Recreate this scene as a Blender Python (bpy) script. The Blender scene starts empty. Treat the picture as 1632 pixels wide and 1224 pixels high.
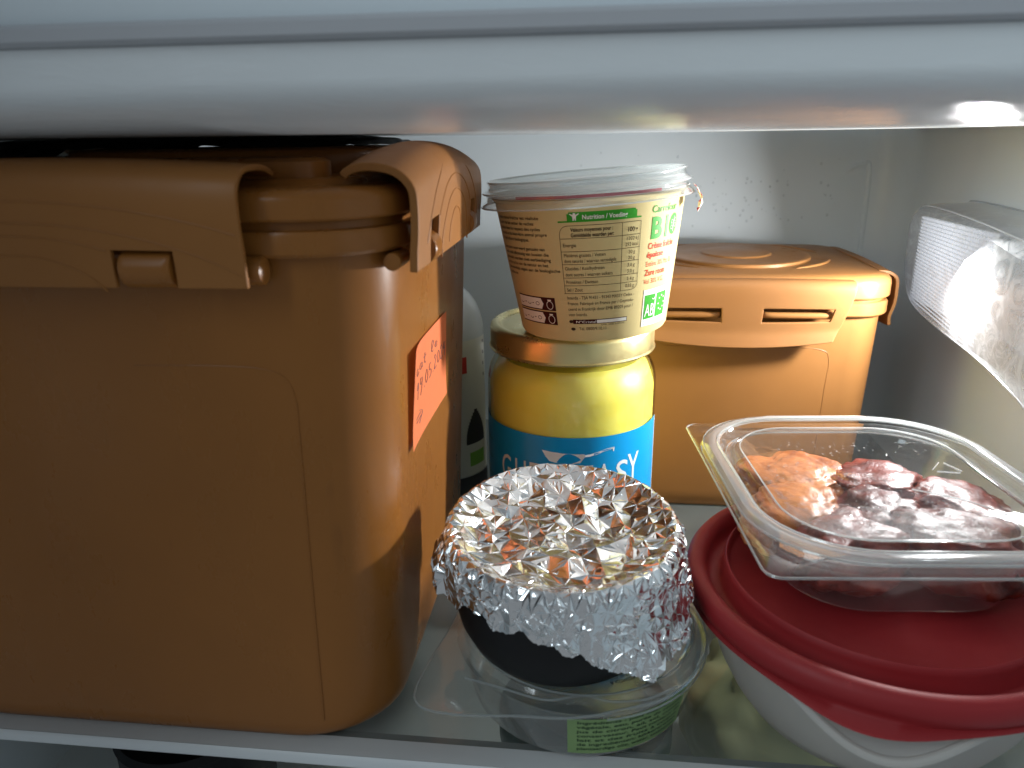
import bpy, bmesh, math, random
import numpy as np
from math import sin, cos, tan, pi, radians, sqrt, hypot, atan2
from mathutils import Vector, Matrix, noise
from mathutils.geometry import delaunay_2d_cdt
random.seed(7); rng = np.random.default_rng(7)
S = bpy.context.scene
COL = S.collection

# ------------------------------------------------------------------ camera, world, lamps, exposure
PITCH, YAW, ROLL, EYE = 18.4, 6.5, 0.8, 0.23
cd = bpy.data.cameras.new('camera'); cam = bpy.data.objects.new('camera', cd); COL.objects.link(cam)
p_, y_, r_ = map(radians, (PITCH, YAW, ROLL))
fw = Vector((-sin(y_)*cos(p_), cos(y_)*cos(p_), -sin(p_)))
rt = Vector((cos(y_), sin(y_), 0)); up = rt.cross(fw)
rt2 = rt*cos(r_) - up*sin(r_); up2 = up*cos(r_) + rt*sin(r_)
M = Matrix((rt2, up2, -fw)).transposed().to_4x4(); M.translation = Vector((0, 0, EYE))
cam.matrix_world = M
cd.sensor_width = 36; cd.lens = 36*1183/1632; cd.clip_start = 0.01; cd.clip_end = 50
cd.dof.use_dof = True; cd.dof.focus_distance = 0.365; cd.dof.aperture_fstop = 13.0
S.camera = cam
S.view_settings.view_transform = 'Standard'; S.view_settings.look = 'None'
S.view_settings.exposure = 0.0; S.view_settings.gamma = 1
S.cycles.use_denoising = True
S.cycles.max_bounces = 12; S.cycles.transparent_max_bounces = 40; S.cycles.glossy_bounces = 6
S.cycles.diffuse_bounces = 5; S.cycles.caustics_reflective = True; S.cycles.caustics_refractive = False
S.cycles.sample_clamp_indirect = 4.0

W = bpy.data.worlds.new('World'); S.world = W; W.use_nodes = True
bg = W.node_tree.nodes['Background']; bg.inputs[0].default_value = (0.86, 0.94, 1.0, 1); bg.inputs[1].default_value = 0.25

def area(name, loc, target, size, power, color, sy=None):
    l = bpy.data.lights.new(name, 'AREA'); l.energy = power; l.color = color
    l.shape = 'RECTANGLE'; l.size = size; l.size_y = sy or size
    o = bpy.data.objects.new(name, l); COL.objects.link(o); o.location = loc
    o.rotation_euler = (Vector(target)-Vector(loc)).to_track_quat('-Z', 'Y').to_euler()
    return o
# added area lamp for the cool room light, behind and left of the photographer
area('room_fill_light', (-1.0, -.60, 1.05), (0, .25, .2), 0.7, 14.5, (0.80, 0.93, 1.0), 1.0)
# the fridge's own LED, behind the lamp cover on the right wall
area('fridge_led_light', (0.1945, 0.403, 0.157), (-0.1, 0.330, 0.085), 0.014, 2.0, (1.0, 0.985, 0.965), 0.020)

# ------------------------------------------------------------------ helpers
def link(name, me, mat=None, parent=None):
    o = bpy.data.objects.new(name, me); COL.objects.link(o)
    if mat is not None:
        for m in (mat if isinstance(mat, (list, tuple)) else [mat]): me.materials.append(m)
    if parent is not None: o.parent = parent
    return o
def mesh(name, V, F, mat=None, parent=None, smooth=True, angle=None, fm=None):
    me = bpy.data.meshes.new(name); me.from_pydata([tuple(v) for v in V], [], [tuple(f) for f in F]); me.validate(); me.update()
    if smooth:
        me.polygons.foreach_set('use_smooth', [True]*len(me.polygons))
        if angle: me.set_sharp_from_angle(angle=radians(angle))
    o = link(name, me, mat, parent)
    if fm: me.polygons.foreach_set('material_index', fm[:len(me.polygons)])
    return o
def thing(name, label, cat, loc=(0, 0, 0), rot=(0, 0, 0), group=None):
    o = bpy.data.objects.new(name, None); COL.objects.link(o); o.empty_display_size = .01
    o.location = loc; o.rotation_euler = rot
    return tag(o, label, cat, group)
PRINT = ('print', 'lettering', 'handwriting')
def tag(o, label, cat, group=None):
    o['label'] = label; o['category'] = cat
    if group: o['group'] = group
    return o
def struct(o): o['kind'] = 'structure'; return o

class G:   # geometry collector
    def __init__(s): s.V = []; s.F = []
    def add(s, V, F):
        n = len(s.V); s.V += [tuple(v) for v in V]; s.F += [tuple(i+n for i in f) for f in F]; return s
    def box(s, a, b):
        x0, y0, z0 = a; x1, y1, z1 = b
        V = [(x0,y0,z0),(x1,y0,z0),(x1,y1,z0),(x0,y1,z0),(x0,y0,z1),(x1,y0,z1),(x1,y1,z1),(x0,y1,z1)]
        return s.add(V, [(0,3,2,1),(4,5,6,7),(0,1,5,4),(1,2,6,5),(2,3,7,6),(3,0,4,7)])
    def tube(s, P, r, n=8, closed=False, caps=True):
        P = [Vector(p) for p in P]; N = len(P); V = []; F = []
        rr = r if hasattr(r, '__len__') else [r]*N
        prev = None
        for i, p in enumerate(P):
            a = P[(i-1) % N] if (closed or i > 0) else P[i]
            b = P[(i+1) % N] if (closed or i < N-1) else P[i]
            t = (b-a).normalized()
            if prev is None:
                u = t.orthogonal().normalized()
                if abs(t.z) < .9: u = t.cross(Vector((0,0,1))).normalized()
            else:
                u = (prev - t*prev.dot(t)).normalized()
            prev = u; w = t.cross(u)
            for k in range(n):
                an = 2*pi*k/n; V.append(p + (u*cos(an)+w*sin(an))*rr[i])
        m = N if closed else N-1
        for i in range(m):
            for k in range(n):
                j = (i+1) % N
                F.append((i*n+k, i*n+(k+1) % n, j*n+(k+1) % n, j*n+k))
        if not closed and caps:
            F.append(tuple(reversed(range(n)))); F.append(tuple((N-1)*n+k for k in range(n)))
        return s.add(V, F)
    def rings(s, R, cap0=False, cap1=False, flip=False):
        n = len(R[0]); V = [p for r in R for p in r]; F = []
        for i in range(len(R)-1):
            for k in range(n):
                F.append((i*n+k, i*n+(k+1) % n, (i+1)*n+(k+1) % n, (i+1)*n+k))
        if cap0: F.append(tuple(reversed(range(n))))
        if cap1: F.append(tuple((len(R)-1)*n+k for k in range(n)))
        if flip: F = [tuple(reversed(f)) for f in F]
        return s.add(V, F)
    def lathe(s, prof, n=96, cap0=False, cap1=False, c=(0,0)):
        R = [[(c[0]+r*cos(2*pi*k/n), c[1]+r*sin(2*pi*k/n), z) for k in range(n)] for r, z in prof]
        return s.rings(R, cap0, cap1)
    def grid(s, fn, nu, nv, skip=None):
        V = [fn(i/nu, j/nv) for i in range(nu+1) for j in range(nv+1)]; F = []
        for i in range(nu):
            for j in range(nv):
                if skip and skip((i+.5)/nu, (j+.5)/nv): continue
                a = i*(nv+1)+j; F.append((a, a+nv+1, a+nv+2, a+1))
        return s.add(V, F)
    def build(s, name, mat, parent=None, smooth=True, angle=35):
        return mesh(name, s.V, s.F, mat, parent, smooth, angle)

def rrect(hx, hy, r, z, n=10, c=(0,0)):
    r = min(r, hx-1e-5, hy-1e-5); out = []
    for cx, cy, a0 in ((hx-r, hy-r, 0), (-hx+r, hy-r, pi/2), (-hx+r, -hy+r, pi), (hx-r, -hy+r, 1.5*pi)):
        for k in range(n+1):
            a = a0 + pi/2*k/n; out.append((c[0]+cx+r*cos(a), c[1]+cy+r*sin(a), z))
    return out
def smooth_path(P, n=8, closed=False):
    P = [Vector(p) for p in P]; N = len(P); out = []
    for i in range(N if closed else N-1):
        g = (lambda k: P[k % N]) if closed else (lambda k: P[max(0, min(N-1, k))])
        a, b, c, d = g(i-1), g(i), g(i+1), g(i+2)
        for k in range(n):
            t = k/n
            out.append(.5*((2*b)+(c-a)*t+(2*a-5*b+4*c-d)*t*t+(3*b-a-3*c+d)*t**3))
    if not closed: out.append(P[-1])
    return out

# ------------------------------------------------------------------ materials
class N:
    def __init__(s, name):
        s.m = bpy.data.materials.new(name); s.m.use_nodes = True; s.t = s.m.node_tree; s.t.nodes.clear()
        s.out = s.n('ShaderNodeOutputMaterial')
    def n(s, ty, **kw):
        o = s.t.nodes.new(ty)
        for k, v in kw.items():
            if k in o.inputs: s.set(o, k, v)
            else: setattr(o, k, v)
        return o
    def set(s, o, k, v):
        if isinstance(v, bpy.types.NodeSocket): s.t.links.new(v, o.inputs[k])
        else: o.inputs[k].default_value = v
    def l(s, a, b): s.t.links.new(a, b)
    def coord(s, scale=(1,1,1), obj=True):
        tc = s.n('ShaderNodeTexCoord'); mp = s.n('ShaderNodeMapping'); s.l(tc.outputs['Object'], mp.inputs[0]); mp.inputs['Scale'].default_value = scale
        return mp.outputs[0]
    def noise(s, scale, detail=4, rough=.55, vec=None, dist=0):
        o = s.n('ShaderNodeTexNoise'); o.inputs['Scale'].default_value = scale; o.inputs['Detail'].default_value = detail
        o.inputs['Roughness'].default_value = rough; o.inputs['Distortion'].default_value = dist
        s.l(vec or s.coord(), o.inputs['Vector']); return o.outputs['Fac']
    def ramp(s, f, *st):
        o = s.n('ShaderNodeValToRGB'); e = o.color_ramp.elements
        while len(e) < len(st): e.new(.5)
        for k, (p, c) in enumerate(st):
            e[k].position = p; e[k].color = (c, c, c, 1) if not hasattr(c, '__len__') else (*c, 1)
        s.l(f, o.inputs[0]); return o.outputs[0]
    def bump(s, h, strength=.3, dist=.0005, nrm=None):
        o = s.n('ShaderNodeBump'); o.inputs['Strength'].default_value = strength; o.inputs['Distance'].default_value = dist
        s.l(h, o.inputs['Height'])
        if nrm: s.l(nrm, o.inputs['Normal'])
        return o.outputs[0]
    def mix(s, f, a, b):
        o = s.n('ShaderNodeMixShader')
        if isinstance(f, (int, float)): o.inputs[0].default_value = f
        else: s.l(f, o.inputs[0])
        s.l(a, o.inputs[1]); s.l(b, o.inputs[2]); return o.outputs[0]
    def mixc(s, f, a, b):
        o = s.n('ShaderNodeMix'); o.data_type = 'RGBA'
        for i, v in ((0, f), (6, a), (7, b)):
            if isinstance(v, bpy.types.NodeSocket): s.l(v, o.inputs[i])
            else: o.inputs[i].default_value = v if i == 0 else (*v, 1)
        return o.outputs[2]
    def math(s, op, a, b=0):
        o = s.n('ShaderNodeMath', operation=op)
        for i, v in ((0, a), (1, b)):
            if isinstance(v, bpy.types.NodeSocket): s.l(v, o.inputs[i])
            else: o.inputs[i].default_value = v
        return o.outputs[0]
    def end(s, sh): s.l(sh, s.out.inputs[0]); return s.m

def principled(name, col, rough=.4, metal=0, spec=.5, nscale=0, nvar=0, bumpscale=0, bumpst=.2, bumpd=.0003, sss=0, sssr=(.01,.005,.003), coat=0, rvar=0, trans=0):
    a = N(name); b = a.n('ShaderNodeBsdfPrincipled')
    b.inputs['Roughness'].default_value = rough; b.inputs['Metallic'].default_value = metal
    b.inputs['Specular IOR Level'].default_value = spec; b.inputs['Coat Weight'].default_value = coat
    b.inputs['Transmission Weight'].default_value = trans
    if nvar:
        f = a.noise(nscale or 30, 5); d = tuple(c*(1-nvar) for c in col); e = tuple(min(1, c*(1+nvar)) for c in col)
        a.l(a.mixc(a.ramp(f, (.3, 0.), (.7, 1.)), d, e), b.inputs['Base Color'])
    else: b.inputs['Base Color'].default_value = (*col, 1)
    if rvar:
        f = a.noise(45, 5, .6); a.l(a.ramp(f, (.3, max(.02, rough-rvar)), (.7, rough+rvar)), b.inputs['Roughness'])
    if bumpscale: a.l(a.bump(a.noise(bumpscale, 4), bumpst, bumpd), b.inputs['Normal'])
    if sss:
        b.inputs['Subsurface Weight'].default_value = sss; b.inputs['Subsurface Radius'].default_value = sssr; b.inputs['Subsurface Scale'].default_value = 1
    return a.end(b.outputs[0])

def schlick(a, f0=.04):
    """mirror share of a thin sheet, the same from either side"""
    lw = a.n('ShaderNodeLayerWeight'); lw.inputs[0].default_value = .5
    p = a.math('POWER', lw.outputs['Facing'], 5.0)
    return a.math('ADD', a.math('MULTIPLY', p, 1-f0), f0)
def clear_plastic(name, tint=(.96,.97,.97), milk=.06, milkcol=(.85,.87,.88), rough=.06, ior=1.5, bumpscale=60, bumpst=.25, fog=None, refl=1.0, edge=.25, gain=1.7):
    """thin clear sheet: see-through, mirror-like at grazing angles, a little milky"""
    a = N(name)
    tr = a.n('ShaderNodeBsdfTransparent'); tr.inputs[0].default_value = (*tint, 1)
    gl = a.n('ShaderNodeBsdfGlossy'); gl.inputs['Roughness'].default_value = rough; gl.inputs[0].default_value = (refl, refl, refl, 1)
    df = a.n('ShaderNodeBsdfDiffuse'); df.inputs[0].default_value = (*milkcol, 1)
    tl = a.n('ShaderNodeBsdfTranslucent'); tl.inputs[0].default_value = (*milkcol, 1)
    if bumpscale:
        nb = a.bump(a.noise(bumpscale, 3), bumpst, .001); a.l(nb, gl.inputs['Normal'])
    sch = schlick(a)
    lw = a.n('ShaderNodeLayerWeight'); lw.inputs[0].default_value = .35
    scat = a.mix(.5, df.outputs[0], tl.outputs[0])
    mk = a.math('ADD', a.math('MULTIPLY', lw.outputs['Facing'], edge), milk)
    if fog is not None: mk = a.math('MAXIMUM', mk, fog(a))
    base = a.mix(mk, tr.outputs[0], scat)
    f2 = a.math('MULTIPLY', sch, gain)
    return a.end(a.mix(a.math('MINIMUM', f2, .9), base, gl.outputs[0]))

def white_plastic(name, col=(.72,.745,.75), rough=.32, smear=False, spec=.5):
    a = N(name); b = a.n('ShaderNodeBsdfPrincipled'); b.inputs['Specular IOR Level'].default_value = spec
    f = a.noise(9, 5, .6); a.l(a.mixc(a.ramp(f, (.3, 0.), (.75, 1.)), tuple(c*.93 for c in col), col), b.inputs['Base Color'])
    v = a.coord((1, 3, 3)); g = a.noise(9, 4, .5, v)
    a.l(a.ramp(g, (.35, max(.04, rough-.05)), (.7, rough+.08)) , b.inputs['Roughness'])
    h = a.noise(16, 3, .5)
    nb = a.bump(h, .05, .0006)
    if smear:
        g2 = a.noise(14, 8, .7, a.coord((2.2, 9, 9)), 2.5); nb = a.bump(g2, .35, .0007, nb)
    a.l(nb, b.inputs['Normal'])
    return a.end(b.outputs[0])

def brown_plastic(name, col=(.285,.108,.022), rough=.28):
    a = N(name); b = a.n('ShaderNodeBsdfPrincipled')
    f = a.noise(14, 5, .6); c1 = a.mixc(a.ramp(f, (.3, 0.), (.75, 1.)), tuple(c*.92 for c in col), tuple(c*1.05 for c in col))
    # dried drip marks and small spots
    v = a.coord((1, 1, .22)); s1 = a.noise(95, 3, .5, v)
    sp = a.ramp(s1, (.66, 0.), (.72, 1.)); gate = a.ramp(a.noise(17, 2), (.5, 0.), (.62, 1.))
    dm = a.math('MULTIPLY', sp, gate)
    c2 = a.mixc(a.math('MULTIPLY', dm, .38), c1, tuple(c*.55 for c in col))
    a.l(c2, b.inputs['Base Color'])
    g = a.noise(30, 6, .65, a.coord((1, 1, .5)))
    r = a.ramp(g, (.3, rough-.06), (.7, rough+.1)); a.l(a.math('ADD', r, a.math('MULTIPLY', dm, .25)), b.inputs['Roughness'])
    n1 = a.bump(a.noise(22, 3, .5, a.coord((1, 1, .35))), .12, .0012)
    a.l(a.bump(a.noise(700, 2), .05, .0002, n1), b.inputs['Normal'])
    b.inputs['Subsurface Weight'].default_value = .0
    b.inputs['Specular IOR Level'].default_value = .27
    return a.end(b.outputs[0])

m_wall = white_plastic('white_liner', (.71,.78,.82), .34)
m_fascia = white_plastic('shelf_fascia_plastic', (.72,.75,.765), .13, True, .8)
m_brown = brown_plastic('caramel_plastic')
m_brown_matt = brown_plastic('caramel_plastic_satin', (.300,.120,.028), .45)
m_brown_back = brown_plastic('caramel_plastic_small_box', (.245,.108,.032), .38)
m_brown_back_clip = brown_plastic('caramel_clip_small_box', (.245,.108,.034), .46)

# ------------------------------------------------------------------ the fridge interior
XR, YB, XL = 0.226, 0.60, -0.325
def liner():
    g = G(); r = .03
    path = [(XL, -.05), (XL, YB-r)] + [(XL+r-r*cos(a), YB-r+r*sin(a)) for a in np.linspace(.1, pi/2, 8)]
    path += [(XR-r, YB)] + [(XR-r+r*sin(a), YB-r+r*cos(a)) for a in np.linspace(.1, pi/2, 10)]
    zs = [-.30, .6]
    V = []; F = []
    for (x, y) in path:
        for z in zs: V.append((x, y, z))
    for i in range(len(path)-1): F.append((i*2, i*2+2, i*2+3, i*2+1))
    return g.add(V, F)
bw = struct(liner().build('back_wall', m_wall))
g = G()
g.grid(lambda u, v: (XR, -.05+u*(YB-.03+.05), -.30+v*.9), 4, 4)
struct(g.build('side_wall', m_wall))
# shallow moulded rib beside the rear corner
g = G(); g.tube(smooth_path([(.184, YB+.0024, .20), (.191, YB+.0014, .206), (.197, YB+.0013, .207), (.2015, YB+.0008, .203), (.2025, YB+.0006, .15), (.2025, YB+.0006, .02)], 8), .0024, 10)
g.build('moulded_rib', m_wall, bw)
# condensation drops on the back wall
g = G()
for k in range(70):
    if k < 46: x, z = rng.uniform(.075, .185), rng.uniform(.166, .196)
    else: x, z = rng.uniform(-.08, .19), rng.uniform(.16, .22)
    r = rng.uniform(.0004, .0011)
    R = [[(x+r*cos(b)*cos(a), YB-.0001-r*.55*sin(b), z+r*(1.15)*cos(b)*sin(a)) for a in np.linspace(0, 2*pi, 9)[:-1]] for b in (0, .5, 1.0, 1.4)]
    g.rings(R, cap1=True)
m_drop = clear_plastic('water_drop', (.93,.95,.96), .05, rough=.03, bumpscale=0, edge=.3)
dr = g.build('water_drops', m_drop); dr['kind'] = 'stuff'; dr['label'] = 'small drops of condensation on the white back wall'

# upper shelf: thick rounded white front, glossy underside
def profile_x(name, prof, x0, x1, mat, parent=None, nx=2, closed=True):
    g = G(); R = [[(x0+(x1-x0)*i/nx, y, z) for (y, z) in prof] for i in range(nx+1)]
    n = len(prof); V = [p for r in R for p in r]; F = []
    for i in range(nx):
        for k in range(n if closed else n-1):
            F.append((i*n+k, (i+1)*n+k, (i+1)*n+(k+1) % n, i*n+(k+1) % n))
    if closed: F += [tuple(reversed(range(n))), tuple(nx*n+k for k in range(n))]
    g.add(V, F); return g.build(name, mat, parent, True, 30)
F0 = .198; ZB = .2316
prof = []
for a in np.linspace(0, pi/2, 22):     # large rounding from the front face into the underside
    prof.append((F0+.034*(1-cos(pi/2-a)) if False else F0+.034*(1-sin(a+0)) if False else F0+.034*(1-cos(a)), 0))
prof = [(F0, .2535)] + [(F0+.036*(1-cos(a)), .2450-(.2450-ZB)*sin(a)) for a in np.linspace(0, pi/2, 24)] + [(.30, ZB), (.58, ZB), (.58, .2535)]
us = struct(profile_x('upper_shelf', prof, XL+.004, XR-.004, m_fascia))
profile_x('shelf_lip', [(F0-.0022, .2541), (F0-.0030, .2549), (F0-.0030, .2580), (F0-.0018, .2592), (.26, .2592), (.26, .2536), (F0-.0010, .2537)], XL+.004, XR-.004, white_plastic('lip_plastic', (.42,.43,.455), .35), us)
profile_x('upper_front', [(F0+.004, .2593), (F0+.0035, .262), (F0+.006, .30), (F0+.02, .36), (.3, .36), (.3, .2593)], XL+.004, XR-.004, m_wall, us)

# lower glass shelf with its front trim
def glass_shelf():
    a = N('smoked_shelf_glass')
    tr = a.n('ShaderNodeBsdfTransparent'); tr.inputs[0].default_value = (.55,.575,.56,1)
    gl = a.n('ShaderNodeBsdfGlossy'); gl.inputs['Roughness'].default_value = .09; gl.inputs[0].default_value = (.9,.93,.93,1)
    df = a.n('ShaderNodeBsdfDiffuse'); df.inputs[0].default_value = (.42,.44,.43,1)
    fr = schlick(a)
    f = a.noise(25, 5, .6); a.l(a.ramp(f, (.35, .05), (.7, .2)), gl.inputs['Roughness'])
    base = a.mix(a.ramp(a.noise(12, 5, .6), (.3, .10), (.7, .2)), tr.outputs[0], df.outputs[0])
    return a.end(a.mix(fr, base, gl.outputs[0]))
g = G(); g.grid(lambda u, v: (XL+.004+u*(XR-XL-.008), .2318+v*(YB-.2318-.01), -.0002), 2, 2)
gs = struct(g.build('glass_shelf', glass_shelf()))
m_trim = white_plastic('trim_plastic', (.50,.51,.51), .35)
m_trim2 = white_plastic('trim_edge_plastic', (.70,.735,.75), .35)
profile_x('front_trim', [(.2316, -.0004), (.2310, .0006), (.2250, .0003), (.2226, -.0003), (.2226, -.0035), (.236, -.006), (.236, -.0012)], XL+.004, XR-.004, m_trim, gs)
profile_x('trim_edge', [(.2223, -.0002), (.2216, -.0008), (.2212, -.0016), (.2212, -.0046), (.2220, -.0056), (.2340, -.0062), (.234, -.0045), (.2223, -.0040)], XL+.004, XR-.004, m_trim2, gs)

# what shows beneath the shelf
g = G(); g.grid(lambda u, v: (XL+u*(XR-XL), .18+v*(YB-.18), -.135), 2, 2)
struct(g.build('lower_compartment_floor', white_plastic('drawer_plastic', (.68,.72,.72), .4)))

# ------------------------------------------------------------------ fridge lamp on the right wall
lamp = thing('fridge_lamp', 'lit fridge lamp under a clear domed cover, fixed to the right wall', 'lamp', (XR, .40, .15))
LC = Vector((XR, .40, .15))
def lampv(P): return [tuple(Vector(p)-LC) for p in P]
# outline of the cover in the wall plane (y, z)
ol = [(.497, .152), (.499, .176), (.492, .1865), (.478, .1895), (.43, .1885), (.35, .1845), (.26, .178), (.235, .17), (.23, .13), (.25, .095), (.30, .098), (.35, .1075), (.40, .1165), (.45, .1230), (.478, .1290), (.490, .137)]
ols = [(p[0], p[1]) for p in smooth_path([(a, b, 0) for a, b in ol], 6, True)]
cen = (.36, .147)
def cover_ring(sc, x):
    out = []
    for y, z in ols:
        dy, dz = y-cen[0], z-cen[1]; L = hypot(dy, dz); k = (L-sc)/L
        out.append((x, cen[0]+dy*k, cen[1]+dz*k))
    return out
def fogf(a):
    v = a.coord((1, 1, 1))
    n1 = a.ramp(a.noise(70, 8, .75, v, 2.0), (.40, .14), (.68, .55))
    n2 = a.ramp(a.noise(230, 3, .6, a.coord((1, 1, .25))), (.55, 0.), (.68, .35))
    return a.math('MAXIMUM', n1, n2)
m_cover = clear_plastic('lamp_cover_plastic', (.90,.92,.94), 0.10, (.56,.58,.60), .32, 1.49, 120, .5, fogf, edge=.3, gain=1.0)
g = G(); g.rings([lampv(cover_ring(s, x)) for s, x in ((-.001, XR-.0003), (.0002, XR-.012), (.0015, XR-.022), (.004, XR-.029), (.0075, XR-.0325), (.011, XR-.0340))])
n0 = len(ols)
inner = lampv(cover_ring(.011, XR-.0340)); mid = [(-.0352, p[1]*.5, p[2]*.5) for p in inner]
g.rings([inner, mid], cap1=True)
g.build('lamp_cover', m_cover, lamp, True, 50)
g = G(); g.tube(lampv(cover_ring(-.0008, XR-.0012)), .0009, 6, True); g.tube(lampv(cover_ring(.0045, XR-.0296)), .00045, 6, True)
g.build('cover_edge', clear_plastic('cover_edge_plastic', (.9,.93,.96), .45, (.85,.88,.92), .15, 1.49, 0), lamp)
# louvred diffuser panel, lit from behind by the LED
a = N('lit_diffuser'); em = a.n('ShaderNodeEmission'); em.inputs[0].default_value = (.90,.93,1.0,1)
tc = a.n('ShaderNodeTexCoord'); mp = a.n('ShaderNodeMapping'); a.l(tc.outputs['Object'], mp.inputs[0])
mp.inputs['Location'].default_value = (.029, -.044, -.010)
vl = a.n('ShaderNodeVectorMath', operation='LENGTH'); a.l(mp.outputs[0], vl.inputs[0])
a.l(a.ramp(a.math('MULTIPLY', vl.outputs['Value'], 14.0), (0.10, 1.3), (.60, .72)), em.inputs[1])
m_diff = a.end(em.outputs[0])
a = N('diffuser_plastic'); d1 = a.n('ShaderNodeBsdfTranslucent'); d1.inputs[0].default_value = (.9,.92,.95,1); d2 = a.n('ShaderNodeBsdfDiffuse'); d2.inputs[0].default_value = (.85,.87,.9,1)
t1 = a.n('ShaderNodeBsdfTransparent')
m_louv = a.end(a.mix(.4, a.mix(.5, d1.outputs[0], d2.outputs[0]), t1.outputs[0]))
# lit panel face
g = G()
y0, y1, z0, z1 = .3960, .4830, .1200, .1815
nl = 26
for k in range(nl):
    def zz(y, t): lo = z0+(y-y0)/(y1-y0)*.0105; return lo+(z1-lo)*t
    ta, tb = k/nl, (k+1)/nl-.16/nl
    g.add(lampv([(.1970, y0, zz(y0, ta)), (.1970, y1, zz(y1, ta)), (.1960, y1, zz(y1, tb)), (.1960, y0, zz(y0, tb))]), [(0, 3, 2, 1)])
dp = g.build('diffuser_panel', m_diff, lamp, False)
g = G(); g.box(*[tuple(Vector(p)-LC) for p in ((.1974, y0, z0+.011), (.1990, y1, z1))]); g.build('lamp_housing', white_plastic('lamp_housing_plastic', (.75,.77,.78)), lamp, True, 30)

# ------------------------------------------------------------------ snap-lid storage boxes
def loft_box(hx, hy, r, h, tx, ty, zs=14):
    """tapered body, open at nothing: rounded bottom, closed top"""
    R = []
    rb = .012
    for k in range(8):
        a = pi/2*k/7; ins = .004*(1-sin(a)); z = rb*(1-cos(a))
        t = (1-z/h); R.append(rrect(hx-tx*t-ins, hy-ty*t-ins, r+.014*(1-sin(a)), z, 10))
    for k in range(1, zs+1):
        z = rb+(h-rb)*k/zs; t = (1-z/h); R.append(rrect(hx-tx*t, hy-ty*t, r, z, 10))
    return R

def clip(parent, L, zbot, prof_in, arch, place, mat, notch=None, arcs=None, thick=.0020, slots=None, bottom=None, taper=0, name='clip'):
    """hooked snap clip. local u along length (m), profile j: list of (out, z) from lid top, over the edge and down.
    place(u, out, z)->world-local point"""
    P = [Vector((o, z, 0)) for o, z in prof_in]
    P = smooth_path(P, 6); nv = len(P)-1; nu = 60
    cum = [0]
    for i in range(nv): cum.append(cum[-1]+(P[i+1]-P[i]).length)
    tot = cum[-1]
    def at(w):
        for i in range(nv):
            if cum[i+1] >= w-1e-9:
                t = (w-cum[i])/(cum[i+1]-cum[i]); return P[i].lerp(P[i+1], min(1, max(0, t)))
        return P[-1]
    NV = 36
    def fn(u, v):
        s = (u*2-1)
        q = at(v*tot); o, z = q.x, q.y
        za = max(0, (z-zbot)/(max(p.y for p in P)-zbot))
        z = z + arch*(1-s*s)*za
        if bottom: z = z - bottom*(1-s*s)*max(0, 1-za*1.6)
        Lh = L/2 - taper*(1-za)**1.5
        x = s*Lh
        return place(x, o, z)
    def skip(u, v):
        s = (u*2-1)*L/2; z = at(v*tot).y
        if notch and v > .5:
            for (a, b, zt) in notch:
                if a < s < b and z < zt: return True
        if slots and v > .4:
            for (a, b, za, zb) in slots:
                if a < s < b and za < z < zb: return True
        return False
    g = G(); g.grid(fn, nu, NV, skip)
    o = g.build(name, mat, parent, True, 50)
    so = o.modifiers.new('thickness', 'SOLIDIFY'); so.thickness = thick; so.offset = -1
    bv = o.modifiers.new('soft_edges', 'BEVEL'); bv.width = .0004; bv.segments = 2; bv.limit_method = 'ANGLE'; bv.angle_limit = radians(50)
    wn = o.modifiers.new('wn', 'WEIGHTED_NORMAL')
    if arcs:
        ga = G()
        for (uc, zc, ru, rz, a0, a1) in arcs:
            pts = []
            for a in np.linspace(radians(a0), radians(a1), 60):
                x = uc+ru*cos(a); z = zc+rz*sin(a)
                s = 2*x/L
                if abs(s) > .985: continue
                if any(a1_-.0012 < x < b1_+.0012 and z < zt_+.0012 for a1_, b1_, zt_ in (notch or [])): continue
                # invert arch to find profile position on the outer face
                best = None
                for w in np.linspace(.25, 1, 90):
                    q = at(w*tot); za = max(0, (q.y-zbot)/(max(p.y for p in P)-zbot)); zz = q.y+arch*(1-s*s)*za
                    if best is None or abs(zz-z) < best[0]: best = (abs(zz-z), q.x, zz)
                if best[0] > .002: continue
                pts.append(place(x, best[1]+thick-.00005, z))
            run = []
            for q in pts+[None]:
                if q is None or (run and (Vector(q)-Vector(run[-1])).length > .006):
                    if len(run) > 4: ga.tube(run, .00036, 6)
                    run = []
                if q is not None: run.append(q)
        ga.build('raised_arcs', mat, parent)
    return o

# --- large box at left
BX, BY = -.180, .3205   # centre
big = thing('storage_box', 'big caramel brown snap-lid storage box at the left, orange note on its side', 'storage box', (BX, BY, 0))
hx, hy = .1125, .0950
H_ = .199
g = G(); R = loft_box(hx, hy, .030, H_, .0095, .0015)
g.rings(R, True, False)
# body rim: bead with a groove under the lid
g.rings([rrect(hx-.0001, hy-.0001, .030, H_), rrect(hx+.0, hy+.0, .030, H_)])
g.rings([rrect(hx, hy, .030, .1945), rrect(hx+.0032, hy+.0032, .033, .1950), rrect(hx+.0042, hy+.0042, .034, .1962), rrect(hx+.0042, hy+.0042, .034, .2018), rrect(hx+.0034, hy+.0034, .033, .2030), rrect(hx+.0012, hy+.0012, .031, .2034), rrect(hx+.0008, hy+.0008, .031, .2065)], False, False)
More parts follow.
